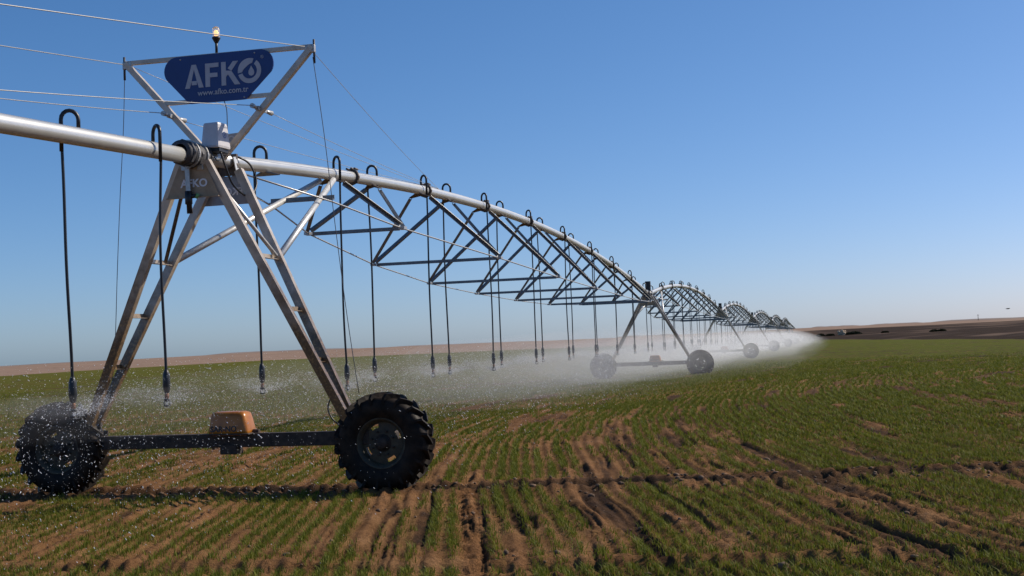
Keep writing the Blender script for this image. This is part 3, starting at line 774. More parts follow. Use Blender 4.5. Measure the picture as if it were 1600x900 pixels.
# sign board: rounded trapezium on the mast
def sign():
    my = 0.15
    root = empty('sign_board', T1.matrix_basis @ Vector((0.03, my, 5.12)), -THEAD[0], 'blue sign with white letters and web address, high on the mast of the nearest tower', 'sign')
    pts = []
    def corner(c, r, a0, a1, n=10):
        for i in range(n + 1):
            a = R_(a0 + (a1 - a0) * i / n); pts.append((c[0] + r * math.cos(a), c[1] + r * math.sin(a)))
    corner((-0.55, 0.45), 0.19, 215, 90); corner((0.63, 0.45), 0.19, 90, -35)
    corner((0.40, 0.06), 0.06, -35, -90, 4); corner((-0.36, 0.06), 0.06, -90, -145, 4)
    n = len(pts); mb = MB()
    mb.add([(x, 0, z) for x, z in pts] + [(x, 0.022, z) for x, z in pts], [tuple(range(n)), tuple(range(n, 2 * n))[::-1]] + [(i, (i + 1) % n, n + (i + 1) % n, n + i) for i in range(n)])
    mb.build('panel', M['sign'], root)
    RX = Matrix.Rotation(R_(90), 4, 'X')
    sl_ = Matrix(((1.0, 0, 0, 0), (0, 1, 0, 0), (0, 0, 1, 0), (0, 0, 0, 1)))
    # block letters from strokes
    def letter(name, polys, ox, oz, h):
        b = MB()
        for poly in polys:
            q = [(ox + x * h, oz + z * h) for x, z in poly]; k = len(q)
            b.add([(x, -0.005, z) for x, z in q] + [(x, 0.001, z) for x, z in q], [tuple(range(k)), tuple(range(k, 2 * k))[::-1]] + [(i, (i + 1) % k, k + (i + 1) % k, k + i) for i in range(k)])
        return b.build(name, M['white'], root)
    h = 0.31; z0 = 0.205
    letter('letter', [[(0, 0), (0.22, 0), (0.31, 0.30), (0.36, 0.52), (0.43, 0.80), (0.43, 1.0), (0.33, 1.0)], [(0.31, 0.30), (0.31, 0.13), (0.55, 0.13), (0.55, 0.30)], [(0.86, 0), (0.53, 1.0), (0.43, 1.0), (0.43, 0.80), (0.50, 0.52), (0.55, 0.30), (0.64, 0)]], -0.44, z0, h)
    letter('letter', [[(0, 0), (0.21, 0), (0.21, 1), (0, 1)], [(0.21, 1), (0.21, 0.82), (0.62, 0.82), (0.62, 1)], [(0.21, 0.58), (0.21, 0.40), (0.56, 0.40), (0.56, 0.58)]], -0.145, z0, h)
    letter('letter', [[(0, 0), (0.21, 0), (0.21, 1), (0, 1)], [(0.21, 0.62), (0.21, 0.36), (0.30, 0.46), (0.60, 0), (0.85, 0), (0.46, 0.60)], [(0.30, 0.71), (0.46, 0.60), (0.78, 1), (0.54, 1)]], 0.085, z0, h)
    # round letter: ring with a leaf cut, a drop inside
    b = MB(); cx, cz, ro, ri = 0.485, z0 + 0.165, 0.165, 0.105
    def arc(a0, a1, r1, r2, nn=26):
        vs = []
        for i in range(nn + 1):
            t = i / nn; a = R_(a0 + (a1 - a0) * t); rr2 = r2(t) if callable(r2) else r2
            for rr in (rr2, r1):
                vs.append((cx + rr * math.cos(a), -0.005, cz + rr * math.sin(a)))
        b.add(vs, [(2 * i, 2 * i + 1, 2 * i + 3, 2 * i + 2) for i in range(nn)])
    arc(196, 412, ro, ri)
    arc(68, 188, ro, lambda t: ri - 0.035 * math.sin(math.pi * t))
    dr = [(0.0, 0.085), (0.018, 0.05), (0.038, 0.018), (0.042, -0.01), (0.03, -0.038), (0.0, -0.05), (-0.03, -0.038), (-0.042, -0.01), (-0.038, 0.018), (-0.018, 0.05)]
    b.add([(cx + 0.025 + x, -0.005, cz - 0.02 + z) for x, z in dr], [tuple(range(len(dr)))[::-1]])
    b.build('letter', M['white'], root)
    t = text_mesh('trade_mark', '®', 0.06, M['white'], 0.001); t.transform(RX); link('trade_mark', t, root, (0.665, -0.004, z0 + 0.33))
    t = text_mesh('web_address', 'www.afko.com.tr', 0.105, M['white'], 0.0015, 0.0012); t.transform(RX @ Matrix.Diagonal((0.98, 1, 1, 1))); link('web_address', t, root, (0.10, -0.004, z0 - 0.075))
    for x, z in ((-0.35, 0.03), (0.40, 0.03), (-0.5, 0.60), (0.56, 0.60)):
        MB().lathe([(0.0001, -0.006), (0.010, -0.006), (0.012, 0)], (x, 0, z), (0, 1, 0), 8).build('bolt', M['rod'], root)
    MB().box((0, 0.036, 0.6), (1.1, 0.024, 0.03)).build('mounting_strip', M['rod'], root)
sign()

def beacon():
    root = empty('beacon_lamp', T1.matrix_basis @ Vector((0.03, 0.2, 5.775)), -THEAD[0], 'clear domed warning beacon glowing on a thin black stalk above the sign', 'beacon')
    MB().tube([(0, 0, 0), (0, 0, 0.16)], 0.018, 10).build('stalk', M['black'], root)
    MB().lathe([(0.02, 0.13), (0.05, 0.185), (0.057, 0.20), (0.05, 0.215), (0.0001, 0.215)], (0, 0, 0), (0, 0, 1), 18).build('lamp_base', M['black'], root)
    MB().lathe([(0.048, 0.216), (0.048, 0.31), (0.042, 0.335), (0.025, 0.35), (0.0001, 0.352)], (0, 0, 0), (0, 0, 1), 20).build('dome', M['dome'], root)
    MB().lathe([(0.0001, 0.222), (0.02, 0.23), (0.024, 0.27), (0.016, 0.30), (0.0001, 0.305)], (0, 0, 0), (0, 0, 1), 14).build('bulb', M['bulb'], root)
beacon()

# ------------------------------------------------------------ spans (arched pipe over a truss)
RISE = 1.0
def prof(u): t = u / SPAN; return RISE * 4 * t * (1 - t) * (1.12 - 0.24 * t)
PAIRS = [4.30 + 4.76 * k for k in range(8)]
OUTLETS = [(1.75, -1)] + [q for p in PAIRS for q in ((p + 0.08, 1), (p + 2.2, -1))] + [(42.2, 1)]
NODE_H = [0.84, 1.34, 1.6, 1.68, 1.68, 1.6, 1.34, 0.84]
NODE_D = [0.92, 1.42, 1.75, 1.88, 1.88, 1.75, 1.42, 0.92]
def make_span(first):
    root = empty('irrigation_span')
    seg = [-0.26 + (SPAN - 0.5) * i / 44 for i in range(45)]
    MB().tube([(0, u, prof(max(u, 0))) for u in seg], 0.098, 16).build('main_pipe', M['pipe'], root)
    for u in (PAIRS[0] + 0.9, PAIRS[1] + 0.35, PAIRS[2] + 0.35, PAIRS[3] + 0.35, PAIRS[4] + 0.35, PAIRS[5] + 0.35, PAIRS[6] + 0.35, PAIRS[7] + 0.35):
        mb = MB(); mb.lathe([(0.09, -0.025), (0.145, -0.025), (0.145, 0.025), (0.09, 0.025)], (0, u, prof(u)), (0, 1, (prof(u + .1) - prof(u - .1)) / .2), 8, False)
        for dx in (-0.06, 0.02, 0.08): mb.tube([(dx, u - 0.07, prof(u) + 0.135), (dx, u + 0.09, prof(u) + 0.135)], 0.018, 6)
        mb.build('pipe_flange', M['darkmetal'], root)
    mb = MB(); z = prof(1.75) - 0.10
    mb.add([(-0.2, 1.75, z - 0.03), (0, 1.62, z + 0.02), (0.2, 1.75, z - 0.03), (0, 1.9, z + 0.02), (-0.2, 1.75, z - 0.045), (0, 1.62, z - 0.0), (0.2, 1.75, z - 0.045), (0, 1.9, z)], [(0, 3, 2, 1), (4, 5, 6, 7), (0, 1, 5, 4), (1, 2, 6, 5), (2, 3, 7, 6), (3, 0, 4, 7)])
    mb.build('outlet_bracket', M['truss'], root)
    nodes = []
    for k, p in enumerate(PAIRS):
        uc = p + 0.95 + (0.05 if k == 0 else 0); zc = prof(uc) - NODE_D[k]; hw = NODE_H[k]
        nodes.append((uc, zc, hw))
        for j, u in enumerate((p, p + 1.95)):
            z = prof(u) - 0.115; w, ln = (0.22, 0.34) if j == 0 else (0.15, 0.24)
            sl2 = (prof(u + .1) - prof(u - .1)) / .2
            mb = MB(); vs = []
            for (x, yy, dz) in ((-w, -ln * 0.1, -0.03), (-0.06, -ln / 2, 0.03), (0.06, -ln / 2, 0.03), (w, -ln * 0.1, -0.03), (w, ln * 0.35, -0.03), (0.06, ln / 2, 0.03), (-0.06, ln / 2, 0.03), (-w, ln * 0.35, -0.03)):
                vs.append((x, u + yy, z + dz + yy * sl2))
            vs += [(x, y, zz - 0.012) for x, y, zz in vs]
            mb.add(vs, [tuple(range(8))[::-1], tuple(range(8, 16))] + [(i, (i + 1) % 8, 8 + (i + 1) % 8, 8 + i) for i in range(8)])
            mb.build('truss_bracket', M['darkmetal'], root)
            for sx in (-1, 1):
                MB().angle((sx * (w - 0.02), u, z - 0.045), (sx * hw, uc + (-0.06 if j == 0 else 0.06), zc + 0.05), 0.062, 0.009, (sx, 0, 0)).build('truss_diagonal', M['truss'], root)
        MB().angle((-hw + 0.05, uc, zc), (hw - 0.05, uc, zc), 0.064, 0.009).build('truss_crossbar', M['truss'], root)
        for sx in (-1, 1):
            mb = MB(); mb.box((sx * (hw + 0.01), uc, zc + 0.005), (0.10, 0.16, 0.05)); mb.build('node_joint', M['rod'], root)
    for sx in (-1, 1):
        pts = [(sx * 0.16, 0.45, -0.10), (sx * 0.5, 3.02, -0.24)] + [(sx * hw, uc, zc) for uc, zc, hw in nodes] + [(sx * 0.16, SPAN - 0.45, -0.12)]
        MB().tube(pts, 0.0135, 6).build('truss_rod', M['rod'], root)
    return root
def pipe_pt(i): return TOW[i] + Vector((0, 0, PIPE_H[i]))
SPL = ['large near truss arch running from the sign tower to the second tower', 'second truss arch, between the second and third towers', 'third truss arch, between the third and fourth towers',
       'fourth truss arch, small, just past the fourth tower', 'fifth truss arch, tiny, beyond the fifth tower', 'last truss arch at the far end of the machine']
S1 = make_span(True); SPANS = []
for i in range(6):
    o = S1 if i == 0 else copy_tree(S1)
    a, b_ = pipe_pt(i), pipe_pt(i + 1); d = b_ - a
    o.rotation_euler = Matrix.Rotation(-HEADS[i], 3, 'Z').to_4x4().to_euler()
    o.rotation_euler = (Matrix.Rotation(-HEADS[i], 3, 'Z') @ Matrix.Rotation(math.atan2(d.z, SPAN), 3, 'X')).to_euler()
    o.location = a; tag(o, SPL[i], 'irrigation span', 'truss spans of the watering machine'); SPANS.append(o)

# overhang beyond the near tower
def oh(u): return 0.045 * u - 0.0009 * u * u
OVER = empty('overhang_pipe', pipe_pt(0), -HEADS[0], 'bare pale pipe held by cables, running out of frame past the sign tower', 'pipe')
MB().tube([(0, -0.75 - (16.0 - 0.75) * i / 16, oh(-0.75 - (16.0 - 0.75) * i / 16)) for i in range(17)], 0.098, 18).build('main_pipe', M['pipe'], OVER)
for u in (-6.2, -12.2):
    MB().lathe([(0.09, -0.03), (0.145, -0.03), (0.145, 0.03), (0.09, 0.03)], (0, u, oh(u)), (0, 1, 0.05), 16, False).build('pipe_flange', M['darkmetal'], OVER)
MB().lathe([(0.0001, -0.03), (0.12, -0.03), (0.12, 0.03), (0.0001, 0.03)], (0, -16.0, oh(-16)), (0, 1, 0), 16, False).build('end_cap', M['darkmetal'], OVER)

# ------------------------------------------------------------ drop hoses
def goose(sgn):
    # rises from the pipe top, bends over to one side, drops beside the pipe
    ox, oy = 0.145 * sgn, -0.10
    P = [(0, 0, 0.06), (0, 0, 0.18)]
    for i in range(1, 9):
        a = math.pi * i / 8; P.append((ox * (1 - math.cos(a)) / 2, oy * (1 - math.cos(a)) / 2, 0.18 + 0.10 * math.sin(a)))
    P.append((ox, oy, -0.16))
    return MB().tube(P, 0.022, 8).mesh('gooseneck', M['hose']), (ox, oy)
GOOSE = {s: goose(s) for s in (-1, 1)}
def weight_mesh():
    return MB().tube([(0, 0, 0.36), (0, 0, 0.33), (0, 0, 0.30), (0, 0, 0.16), (0, 0, 0.10), (0, 0, 0.08)], [0.02, 0.03, 0.041, 0.045, 0.033, 0.02], 10).mesh('weight', M['hose'])
def sprink_mesh():
    mb = MB(); mb.lathe([(0.0001, -0.075), (0.04, -0.07), (0.042, -0.06), (0.0001, -0.058)], (0, 0, 0), (0, 0, 1), 12)
    for k in range(3):
        a = 2 * math.pi * k / 3; mb.tube([(0.034 * math.cos(a), 0.034 * math.sin(a), -0.065), (0.04 * math.cos(a), 0.04 * math.sin(a), -0.03), (0.026 * math.cos(a), 0.026 * math.sin(a), 0.008)], 0.006, 5)
    mb.lathe([(0.0001, 0.02), (0.034, 0.016), (0.034, 0.0), (0.012, -0.015), (0.0001, -0.015)], (0, 0, 0), (0, 0, 1), 12)
    return mb.mesh('sprinkler_head', M['hose'])
ME_W, ME_S = weight_mesh(), sprink_mesh()
ME_REG = MB().tube([(0, 0, 0.085), (0, 0, 0.07), (0, 0, 0.03), (0, 0, 0.015)], [0.018, 0.026, 0.026, 0.018], 10).mesh('regulator', M['copper'])
NOZ = []
def sway_pts(L, ox, oy, k):
    sx, sy = 0.03 * math.sin(k * 2.3), 0.035 + 0.04 * math.sin(k * 1.7)
    top = Vector((ox, oy, -0.15)); n = 10; P = []
    for i in range(n + 1):
        t = i / n; P.append(top + Vector((sx * math.sin(t * 2.6), sy * t * t + 0.012 * math.sin(t * 7 + k), -(L - 0.15 - 0.36) * t)))
    return P
HCACHE = {}
GRP = 'drop hoses along the watering machine'
def hose(pos, rz, sgn, label, key=None, detailed=True, k=0):
    base_z = gz(pos.x, pos.y); L = pos.z - (base_z + 1.24)
    if key is None or key not in HCACHE:
        g, (ox, oy) = GOOSE[sgn]
        P = sway_pts(L, ox, oy, k); mb = MB().tube(P, 0.0168, 7, cap=False)
        e = P[-1]
        if not detailed:
            mb.tube([(p) for p in [Vector((0, 0, 0.06)), Vector((0, 0, 0.20))]], 0.0235, 6)
            for i in range(8):
                a0, a1 = math.pi * i / 8, math.pi * (i + 1) / 8
                mb.tube([Vector((ox * (1 - math.cos(a)) / 2, oy * (1 - math.cos(a)) / 2, 0.18 + 0.10 * math.sin(a))) for a in (a0, a1)], 0.0235, 6, False)
            mb.tube([Vector((ox, oy, 0.2)), Vector((ox, oy, -0.16))], 0.0235, 6)
            mb.tube([e, e + Vector((0, 0, -0.06)), e + Vector((0, 0, -0.2)), e + Vector((0, 0, -0.28)), e + Vector((0, 0, -0.42))], [0.02, 0.041, 0.045, 0.02, 0.03], 6)
        val = (mb.mesh('hose', M['hose']), e)
        if key is not None: HCACHE[key] = val
    else: val = HCACHE[key]
    me, e = val
    if detailed:
        root = empty('drop_hose', pos, rz, label, 'drop hose', GRP)
        link('gooseneck', GOOSE[sgn][0], root); link('hose', me, root)
        off = e - Vector((0, 0, 0.36))
        link('weight', ME_W, root, off); link('regulator', ME_REG, root, off); link('sprinkler_head', ME_S, root, off - Vector((0, 0, 0.0)))
    else:
        root = link('drop_hose', me); root.location = pos; root.rotation_euler = (0, 0, rz); tag(root, label, 'drop hose', GRP)
        off = e - Vector((0, 0, 0.36))
    NOZ.append(pos + Matrix.Rotation(rz, 3, 'Z') @ off)
    return root

WORDS = ['first', 'second', 'third', 'fourth', 'fifth', 'sixth', 'seventh', 'eighth', 'ninth', 'tenth', 'eleventh', 'twelfth', 'thirteenth', 'fourteenth', 'fifteenth', 'sixteenth', 'seventeenth']
def over_pt(u): return pipe_pt(0) + axes(HEADS[0])[1] * u + Vector((0, 0, oh(u)))
hose(over_pt(-3.06), -HEADS[0], -1, 'black drop hose on the overhang pipe ending above the left muddy wheel', k=1)
hose(over_pt(-1.48), -HEADS[0], 1, 'black drop hose on the overhang pipe, beside the left legs of the sign tower', k=2)
hose(over_pt(-5.85), -HEADS[0], -1, 'black drop hose on the overhang pipe, third out from the sign tower', k=3)
NEARL = ['black drop hose just past the sign tower, hanging between its legs', 'black drop hose in front of the joint where the bright brace tubes meet the pipe',
         'black drop hose at the first small crossbar of the large arch, right of the joint']
def near_label(i):
    if i < 3: return NEARL[i]
    if i == 17: return 'last black drop hose of the large arch, at the second tower'
    return 'black drop hose, %s from the sign tower along the large near arch' % WORDS[i]
for s in range(6):
    for i, (u, sgn) in enumerate(OUTLETS):
        pos = SPANS[s].matrix_basis @ Vector((0, u, prof(u)))
        if s == 0: hose(pos, -HEADS[0], sgn, near_label(i), k=i + 4)
        else:
            arch = ['second', 'third', 'fourth', 'fifth', 'last'][s - 1]
            lab = 'thin dark drop hose, %s along the %s arch, ending in the spray' % ((WORDS + ['last'])[i], arch)
            hose(pos, -HEADS[s], sgn, lab, key=(min(s, 2), i), detailed=(s == 1), k=i)

# ------------------------------------------------------------ guy cables and thin wires
def cable(p0, p1, sag, rad, label, mtl='cable', name='guy_cable', grp='guy cables of the sign mast'):
    P0, P1 = Vector(p0), Vector(p1)
    pts = [P0.lerp(P1, i / 12) - Vector((0, 0, sag * 4 * (i / 12) * (1 - i / 12))) for i in range(13)]
    o = MB().tube([p - P0 for p in pts], rad, 6).build(name, M[mtl]); o.location = P0
    tag(o, label, 'cable', grp); return o
L1 = lambda v, u, w: T1.matrix_basis @ Vector((v, u, w))
for sx, nm in ((-1, 'left'), (1, 'right')):
    cable(L1(sx * 1.31, 0.14, 5.73), over_pt(-13.9) + Vector((0, 0, 0.22)), 0.015, 0.0062, 'pale steel cable from the %s top corner of the mast to the bare pipe' % nm)
    cable(L1(sx * 0.63, -0.07, 4.985), over_pt(-7.3) + Vector((0, 0, 0.1)), 0.03, 0.0056, 'pale steel cable from the %s mast arm to the bare pipe' % nm)
    pp = SPANS[0].matrix_basis @ Vector((0, 10.4, prof(10.4) + 0.1))
    cable(L1(sx * 1.31, 0.26, 5.75), pp, 0.05, 0.004, 'thin cable from the %s top corner of the mast down to the arched pipe' % nm, 'cable')
    cable(L1(sx * 0.65, 0.52, 4.975), pp + Vector((0, 0, 0.01)), 0.03, 0.004, 'thin cable from the %s mast arm below the sign down to the arched pipe' % nm, 'cable')
def wire(pts, label):
    P = [L1(*p) for p in pts]; k = []
    for i in range(len(P) - 1):
        a, b_, c, d = P[max(i - 1, 0)], P[i], P[i + 1], P[min(i + 2, len(P) - 1)]
        for t in range(6):
            t /= 6; k.append(0.5 * ((2 * b_) + (c - a) * t + (2 * a - 5 * b_ + 4 * c - d) * t * t + (3 * b_ - a - 3 * c + d) * t ** 3))
    k.append(P[-1]); o = MB().tube([p - P[0] for p in k], 0.0048, 6).build('hanging_wire', M['wire']); o.location = P[0]
    tag(o, label, 'wire', 'dark wires hanging from the sign mast')
wire([(-1.32, 0.2, 5.60), (-1.36, 0.2, 4.85), (-1.43, 0.2, 4.0), (-1.47, 0.15, 3.0), (-1.51, 0.1, 1.9), (-1.58, 0.08, 1.3)], 'dark thin wire hanging from the left corner of the mast to the left legs')
wire([(1.38, 0.2, 5.60), (1.50, 0.2, 4.6), (1.62, 0.18, 3.4), (1.76, 0.14, 2.2), (1.90, 0.09, 1.25)], 'dark thin wire hanging from the right corner of the mast to the right legs')

# ------------------------------------------------------------ the pivot stand at the far end
def pivot():
    r = empty('pivot_stand', TOW[6], -HEADS[5], 'tiny dark stand where the far end of the machine is anchored', 'pivot stand')
    for sx in (-1, 1):
        for sy in (-1, 1): MB().angle((sx * 1.6, sy * 1.6, 0), (sx * 0.25, sy * 0.25, 3.3), 0.14, 0.02).build('leg', M['truss'], r)
    MB().tube([(0, 0, 0), (0, 0, 4.0)], 0.12, 10).build('riser_pipe', M['pipe'], r)
    MB().box((-0.9, -1.0, 1.6), (0.8, 0.35, 1.3)).build('control_panel', M['boxgrey'], r, bevel=0.03)
    MB().box((0, 0, 3.3), (0.7, 0.7, 0.1)).build('top_plate', M['truss'], r)
pivot()

# ------------------------------------------------------------ far small things
def far_pt(x, dist):
    a = az_px(x); return Vector((math.sin(a) * dist, math.cos(a) * dist, 0))
def stones():
    p = far_pt(1315, 400); p.z = gz(p.x, p.y)
    r = empty('stone_heap', p, 0, 'small heap of pale and tan stones beside dark scrub beyond the field', 'stone heap')
    for i, (x, z, s) in enumerate(((-0.9, 0.9, 0.45), (-0.2, 0.45, 0.6), (0.5, 0.5, 0.62), (1.0, 1.0, 0.42), (0.1, 1.15, 0.5), (-0.6, 0.3, 0.55), (0.4, -0.05, 0.5), (1.1, 0.25, 0.5))):
        bm = bmesh.new(); bmesh.ops.create_icosphere(bm, subdivisions=2, radius=s)
        rs = np.random.default_rng(i)
        for v in bm.verts: v.co *= 1 + rs.uniform(-0.14, 0.14)
        me = bpy.data.meshes.new('stone'); bm.to_mesh(me); bm.free(); me.materials.append(M['stone']); link('stone', me, r, (x, 0.3 * math.sin(i * 3), z))
stones()
def shrub(x, dist, w, h, label, seed):
    p = far_pt(x, dist); p.z = gz(p.x, p.y); rs = np.random.default_rng(seed); n = 1500
    c = rs.normal(0, 1, (n, 3)); c /= np.linalg.norm(c, axis=1)[:, None]; c *= rs.random((n, 1)) ** 0.4
    P = c * np.array([w / 2, w / 3, h]); P[:, 2] = np.abs(P[:, 2]) * (0.7 + 0.5 * vn(P[:, 0] * 1.5, P[:, 1] * 1.5, seed))
    a = rs.normal(0, 1, (n, 3)) * 0.13; b_ = rs.normal(0, 1, (n, 3)) * 0.13
    V = np.stack([P - a, P + b_, P + a, P - b_], 1).reshape(-1, 3); f = np.arange(n * 4).reshape(-1, 4)
    r = empty('shrub', p, 0, label, 'shrub', 'dark shrubs beyond the field')
    link('foliage', np_mesh('foliage', V, f, M['scrub']), r)
    mb = MB()
    for k in range(4): mb.tube([(0.1 * math.cos(k * 1.6), 0.1 * math.sin(k * 1.6), 0), (w * 0.25 * math.cos(k * 1.6), w * 0.2 * math.sin(k * 1.6), h * 0.6)], [0.06, 0.02], 5)
    mb.build('stem', M['wood'], r)
shrub(1334, 396, 5.0, 0.8, 'broad dark shrub directly right of the pale stone heap', 1)
shrub(1297, 398, 2.6, 0.6, 'small dark shrub left of the pale stone heap', 2)
shrub(1282, 400, 2.6, 0.8, 'lowest dark shrub, farthest left of the stone heap', 3)
shrub(1383, 372, 2.0, 0.5, 'small isolated dark shrub on the ploughed ground right of the stone heap', 4)
shrub(1462, 330, 3.0, 0.4, 'dark shrub on the ploughed ground below the left end of the long rise', 5)
shrub(1472, 330, 1.8, 0.35, 'dark shrub close beside another on the ploughed ground under the pole', 6)
def pole():
    d = 1400; p = far_pt(1529, d); p.z = gz(p.x, p.y)
    r = empty('utility_pole', p, 0, 'tiny thin pole standing up on the far sky line', 'pole')
    MB().tube([(0, 0, -1), (0, 0, 6.2)], [0.35, 0.22], 8).build('post', M['wood'], r)
    MB().box((0, 0, 5.2), (2.2, 0.25, 0.25)).build('crossarm', M['wood'], r)
pole()
def bird():
    d = ray(1575, 482.5) * 150; p = Vector((d.x, d.y, d.z + EYE))
    r = empty('bird', p, R_(20), 'small dark bird flying low over the far land', 'bird')
    mb = MB(); mb.tube([(-0.26, 0, 0), (-0.2, 0, 0.0), (-0.05, 0, 0.02), (0.12, 0, 0.02), (0.2, 0, 0.05), (0.25, 0, 0.045), (0.30, 0, 0.035)], [0.015, 0.04, 0.07, 0.06, 0.04, 0.035, 0.008], 10)
    mb.add([(-0.26, -0.02, 0), (-0.26, 0.02, 0), (-0.40, 0.09, 0.01), (-0.40, -0.09, 0.01)], [(0, 1, 2, 3)])
    mb.build('body', M['feather'], r)
    for sy in (-1, 1):
        w = MB(); pts = [(0.11, 0.04), (-0.08, 0.04), (-0.13, 0.22), (-0.12, 0.42), (0.0, 0.40), (0.10, 0.22)]
        up = lambda y: 0.02 + 0.22 * y - 0.5 * max(0, y - 0.22) * 0.4
        vs = [(x, sy * y, up(y)) for x, y in pts]; vs += [(x, sy * y, up(y) - 0.008) for x, y in pts]
        w.add(vs, [tuple(range(6)), tuple(range(6, 12))[::-1]] + [(i, (i + 1) % 6, 6 + (i + 1) % 6, 6 + i) for i in range(6)])
        w.build('wing', M['feather'], r)
bird()

# ------------------------------------------------------------ water: drops and spray mist
def make_drops():
    octv = np.array([(1, 0, 0), (-1, 0, 0), (0, 1, 0), (0, -1, 0), (0, 0, 1), (0, 0, -1)], float)
    octf = np.array([(0, 2, 4), (2, 1, 4), (1, 3, 4), (3, 0, 4), (2, 0, 5), (1, 2, 5), (3, 1, 5), (0, 3, 5)])
    P = []; S = []; D = []
    noz = [q for q in NOZ if (q - Vector((0, 0, q.z))).length < 75]
    ev, eu = axes(HEADS[0])
    extra = [over_pt(-8.3), over_pt(-10.6)]
    noz += [Vector((q.x, q.y, 1.2)) for q in extra]
    for qi, q in enumerate(noz):
        dist = math.hypot(q.x, q.y); n = 3000 if dist < 22 else (2200 if dist < 40 else 900)
        a = rng.uniform(0, 2 * np.pi, n); t = rng.random(n) ** 0.8; v0 = rng.uniform(2.0, 6.0, n); vz = rng.uniform(0.2, 3.2, n); tt = t * (vz + np.sqrt(vz * vz + 2 * 9.8 * 1.2)) / 9.8
        x = q.x + np.cos(a) * v0 * tt; y = q.y + np.sin(a) * v0 * tt; z = q.z + vz * tt - 4.9 * tt * tt
        x -= 0.5 * tt * 2
        P.append(np.stack([x, y, np.maximum(z, 0.03)], 1)); S.append(np.minimum(rng.gamma(1.5, 0.0010, n) + 0.0006, 0.0058) * (0.75 + dist / 50))
        D.append(np.stack([np.cos(a) * v0, np.sin(a) * v0, vz - 9.8 * tt], 1))
        # dense little fans at the pad
        m = 1300 if dist < 30 else 320
        jets = rng.uniform(0, 2 * np.pi, 6); j = rng.integers(0, 6, m); rr = rng.random(m) ** 1.4 * 0.8
        aa = jets[j] + rng.normal(0, 0.12, m)
        P.append(np.stack([q.x + np.cos(aa) * rr, q.y + np.sin(aa) * rr, q.z - 0.05 + rr * 0.30 + rng.normal(0, 0.02 + 0.05 * rr, m)], 1))
        S.append(rng.uniform(0.001, 0.003, m) * (0.8 + dist / 50)); D.append(np.stack([np.cos(aa), np.sin(aa), 0.3 + 0 * aa], 1))
    P = np.concatenate(P); S = np.concatenate(S); D = np.concatenate(D); D /= np.linalg.norm(D, axis=1)[:, None]
    n = len(P); st = rng.uniform(1.0, 4.5, n)
    V = octv[None] * S[:, None, None]
    V = V + D[:, None, :] * (octv[None] @ D[:, :, None]) * S[:, None, None] * (st[:, None, None] - 1)
    V = V + P[:, None, :]
    f = (octf[None] + (np.arange(n) * 6)[:, None, None]).reshape(-1, 3)
    tag(link('water_drops', np_mesh('water_drops', V.reshape(-1, 3), f, M['drop'])), 'bright drops of water flying from the sprinkler heads', 'water', kind='stuff')
make_drops()

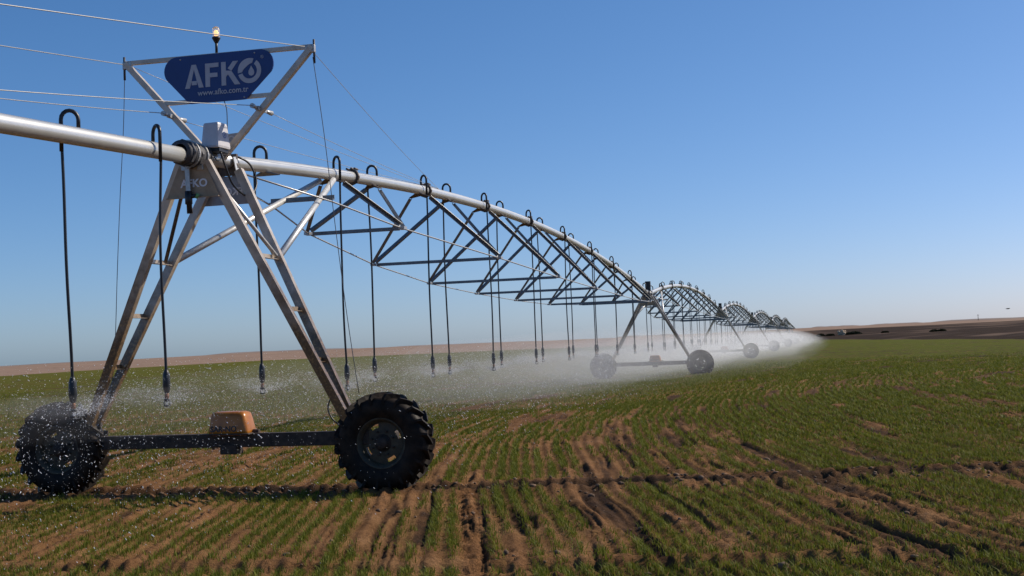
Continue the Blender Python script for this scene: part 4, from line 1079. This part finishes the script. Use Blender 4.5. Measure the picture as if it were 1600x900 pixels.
def mist_mat(name, dens):
    m = bpy.data.materials.new(name); m.use_nodes = True; n = m.node_tree.nodes; l = m.node_tree.links; n.clear()
    o = n.new('ShaderNodeOutputMaterial'); v = n.new('ShaderNodeVolumePrincipled')
    v.inputs['Color'].default_value = (0.99, 0.99, 0.99, 1); v.inputs['Density'].default_value = dens; v.inputs['Anisotropy'].default_value = 0.3
    l.new(v.outputs[0], o.inputs['Volume'])
    return m
def make_mist(vc, hv, zc, hz, dens, u0, u1, seed, label, ramp=14, g0=0.3, grow=1.0):
    # an uneven flattened tube of spray following the line of the machine
    V = []; na = 28; us = np.arange(u0, u1, 1.6)
    for u in us:
        i = min(int(max(u, 0) // SPAN), 5); ev, eu = axes(HEADS[i]); c = TOW[i] + eu * (u - i * SPAN)
        t = (u - u0) / (u1 - u0)
        k = math.sqrt(max(min(1.0, (u - u0) / ramp, (u1 - u) / 14), 0.0)) + 0.01
        k *= g0 + (1 - g0) * min(1, max(0, (u + 4) / 40)) ** grow
        for j in range(na):
            a = 2 * math.pi * j / na
            nz = 0.70 + 0.60 * float(fbm(np.array([u * 0.22 + seed * 9 + math.cos(a) * 1.1]), np.array([math.sin(a) * 1.1 + seed]), seed, 3)[0])
            p = c + ev * (vc + hv * k * nz * math.cos(a)) + Vector((0, 0, zc + hz * k * nz * math.sin(a)))
            V.append((p.x, p.y, p.z))
    nu = len(us); f = []
    for i in range(nu - 1):
        for j in range(na): f.append((i * na + j, i * na + (j + 1) % na, (i + 1) * na + (j + 1) % na, (i + 1) * na + j))
    mb = MB(); mb.add(V, f, True); mb.f.append(tuple(range(na))[::-1]); mb.sm.append(False); e = (nu - 1) * na; mb.f.append(tuple(range(e, e + na))); mb.sm.append(False)
    o = mb.build('spray_mist', mist_mat('spray mist', dens)); tag(o, label, 'mist', kind='stuff')
END = 6 * SPAN - 2
make_mist(-1.0, 4.6, 1.15, 1.1, 0.011, -6.0, END, 1, 'thin pale spray all along the line of sprinklers', 34, 0.75)
make_mist(-1.0, 3.6, 1.15, 0.95, 0.016, 34.0, END, 2, 'dense white spray low along the far arches', 60, 0.6)
make_mist(-0.2, 6.0, 1.0, 1.5, 0.007, 14.0, END, 3, 'faint outer veil of spray around the far arches', 55, 0.7)
make_mist(-0.3, 7.4, 0.7, 1.25, 0.0035, 2.0, END, 4, 'lowest thin veil of drifting spray over the crop', 50, 0.6)

def make_crowns():
    mb = MB(); rs = np.random.default_rng(5)
    for q in NOZ:
        d = math.hypot(q.x, q.y)
        if d > 75 or d < 13.9: continue
        nu, na = 7, 18; R0 = rs.uniform(0.42, 0.7); V = []
        for i in range(nu + 1):
            t = math.pi * i / nu
            for j in range(na):
                a = 2 * math.pi * j / na
                nz = 0.55 + 0.9 * float(vn(np.array([math.cos(a) * 1.6 + d]), np.array([math.sin(a) * 1.6 + q.y]), 5)[0])
                r = R0 * nz * math.sin(t) + 0.002; z = 0.13 * math.cos(t) + 0.18 * (r / R0) - 0.10 * (r / R0) ** 3
                V.append((q.x - 0.15 + r * math.cos(a), q.y + r * math.sin(a), q.z - 0.02 + z))
        f = [(i * na + j, i * na + (j + 1) % na, (i + 1) * na + (j + 1) % na, (i + 1) * na + j) for i in range(nu) for j in range(na)]
        mb.add(V, f, True)
    tag(mb.build('spray_mist', mist_mat('spray crown', 0.10)), 'small white crowns of spray round the nearer sprinkler heads', 'mist', kind='stuff')
make_crowns()
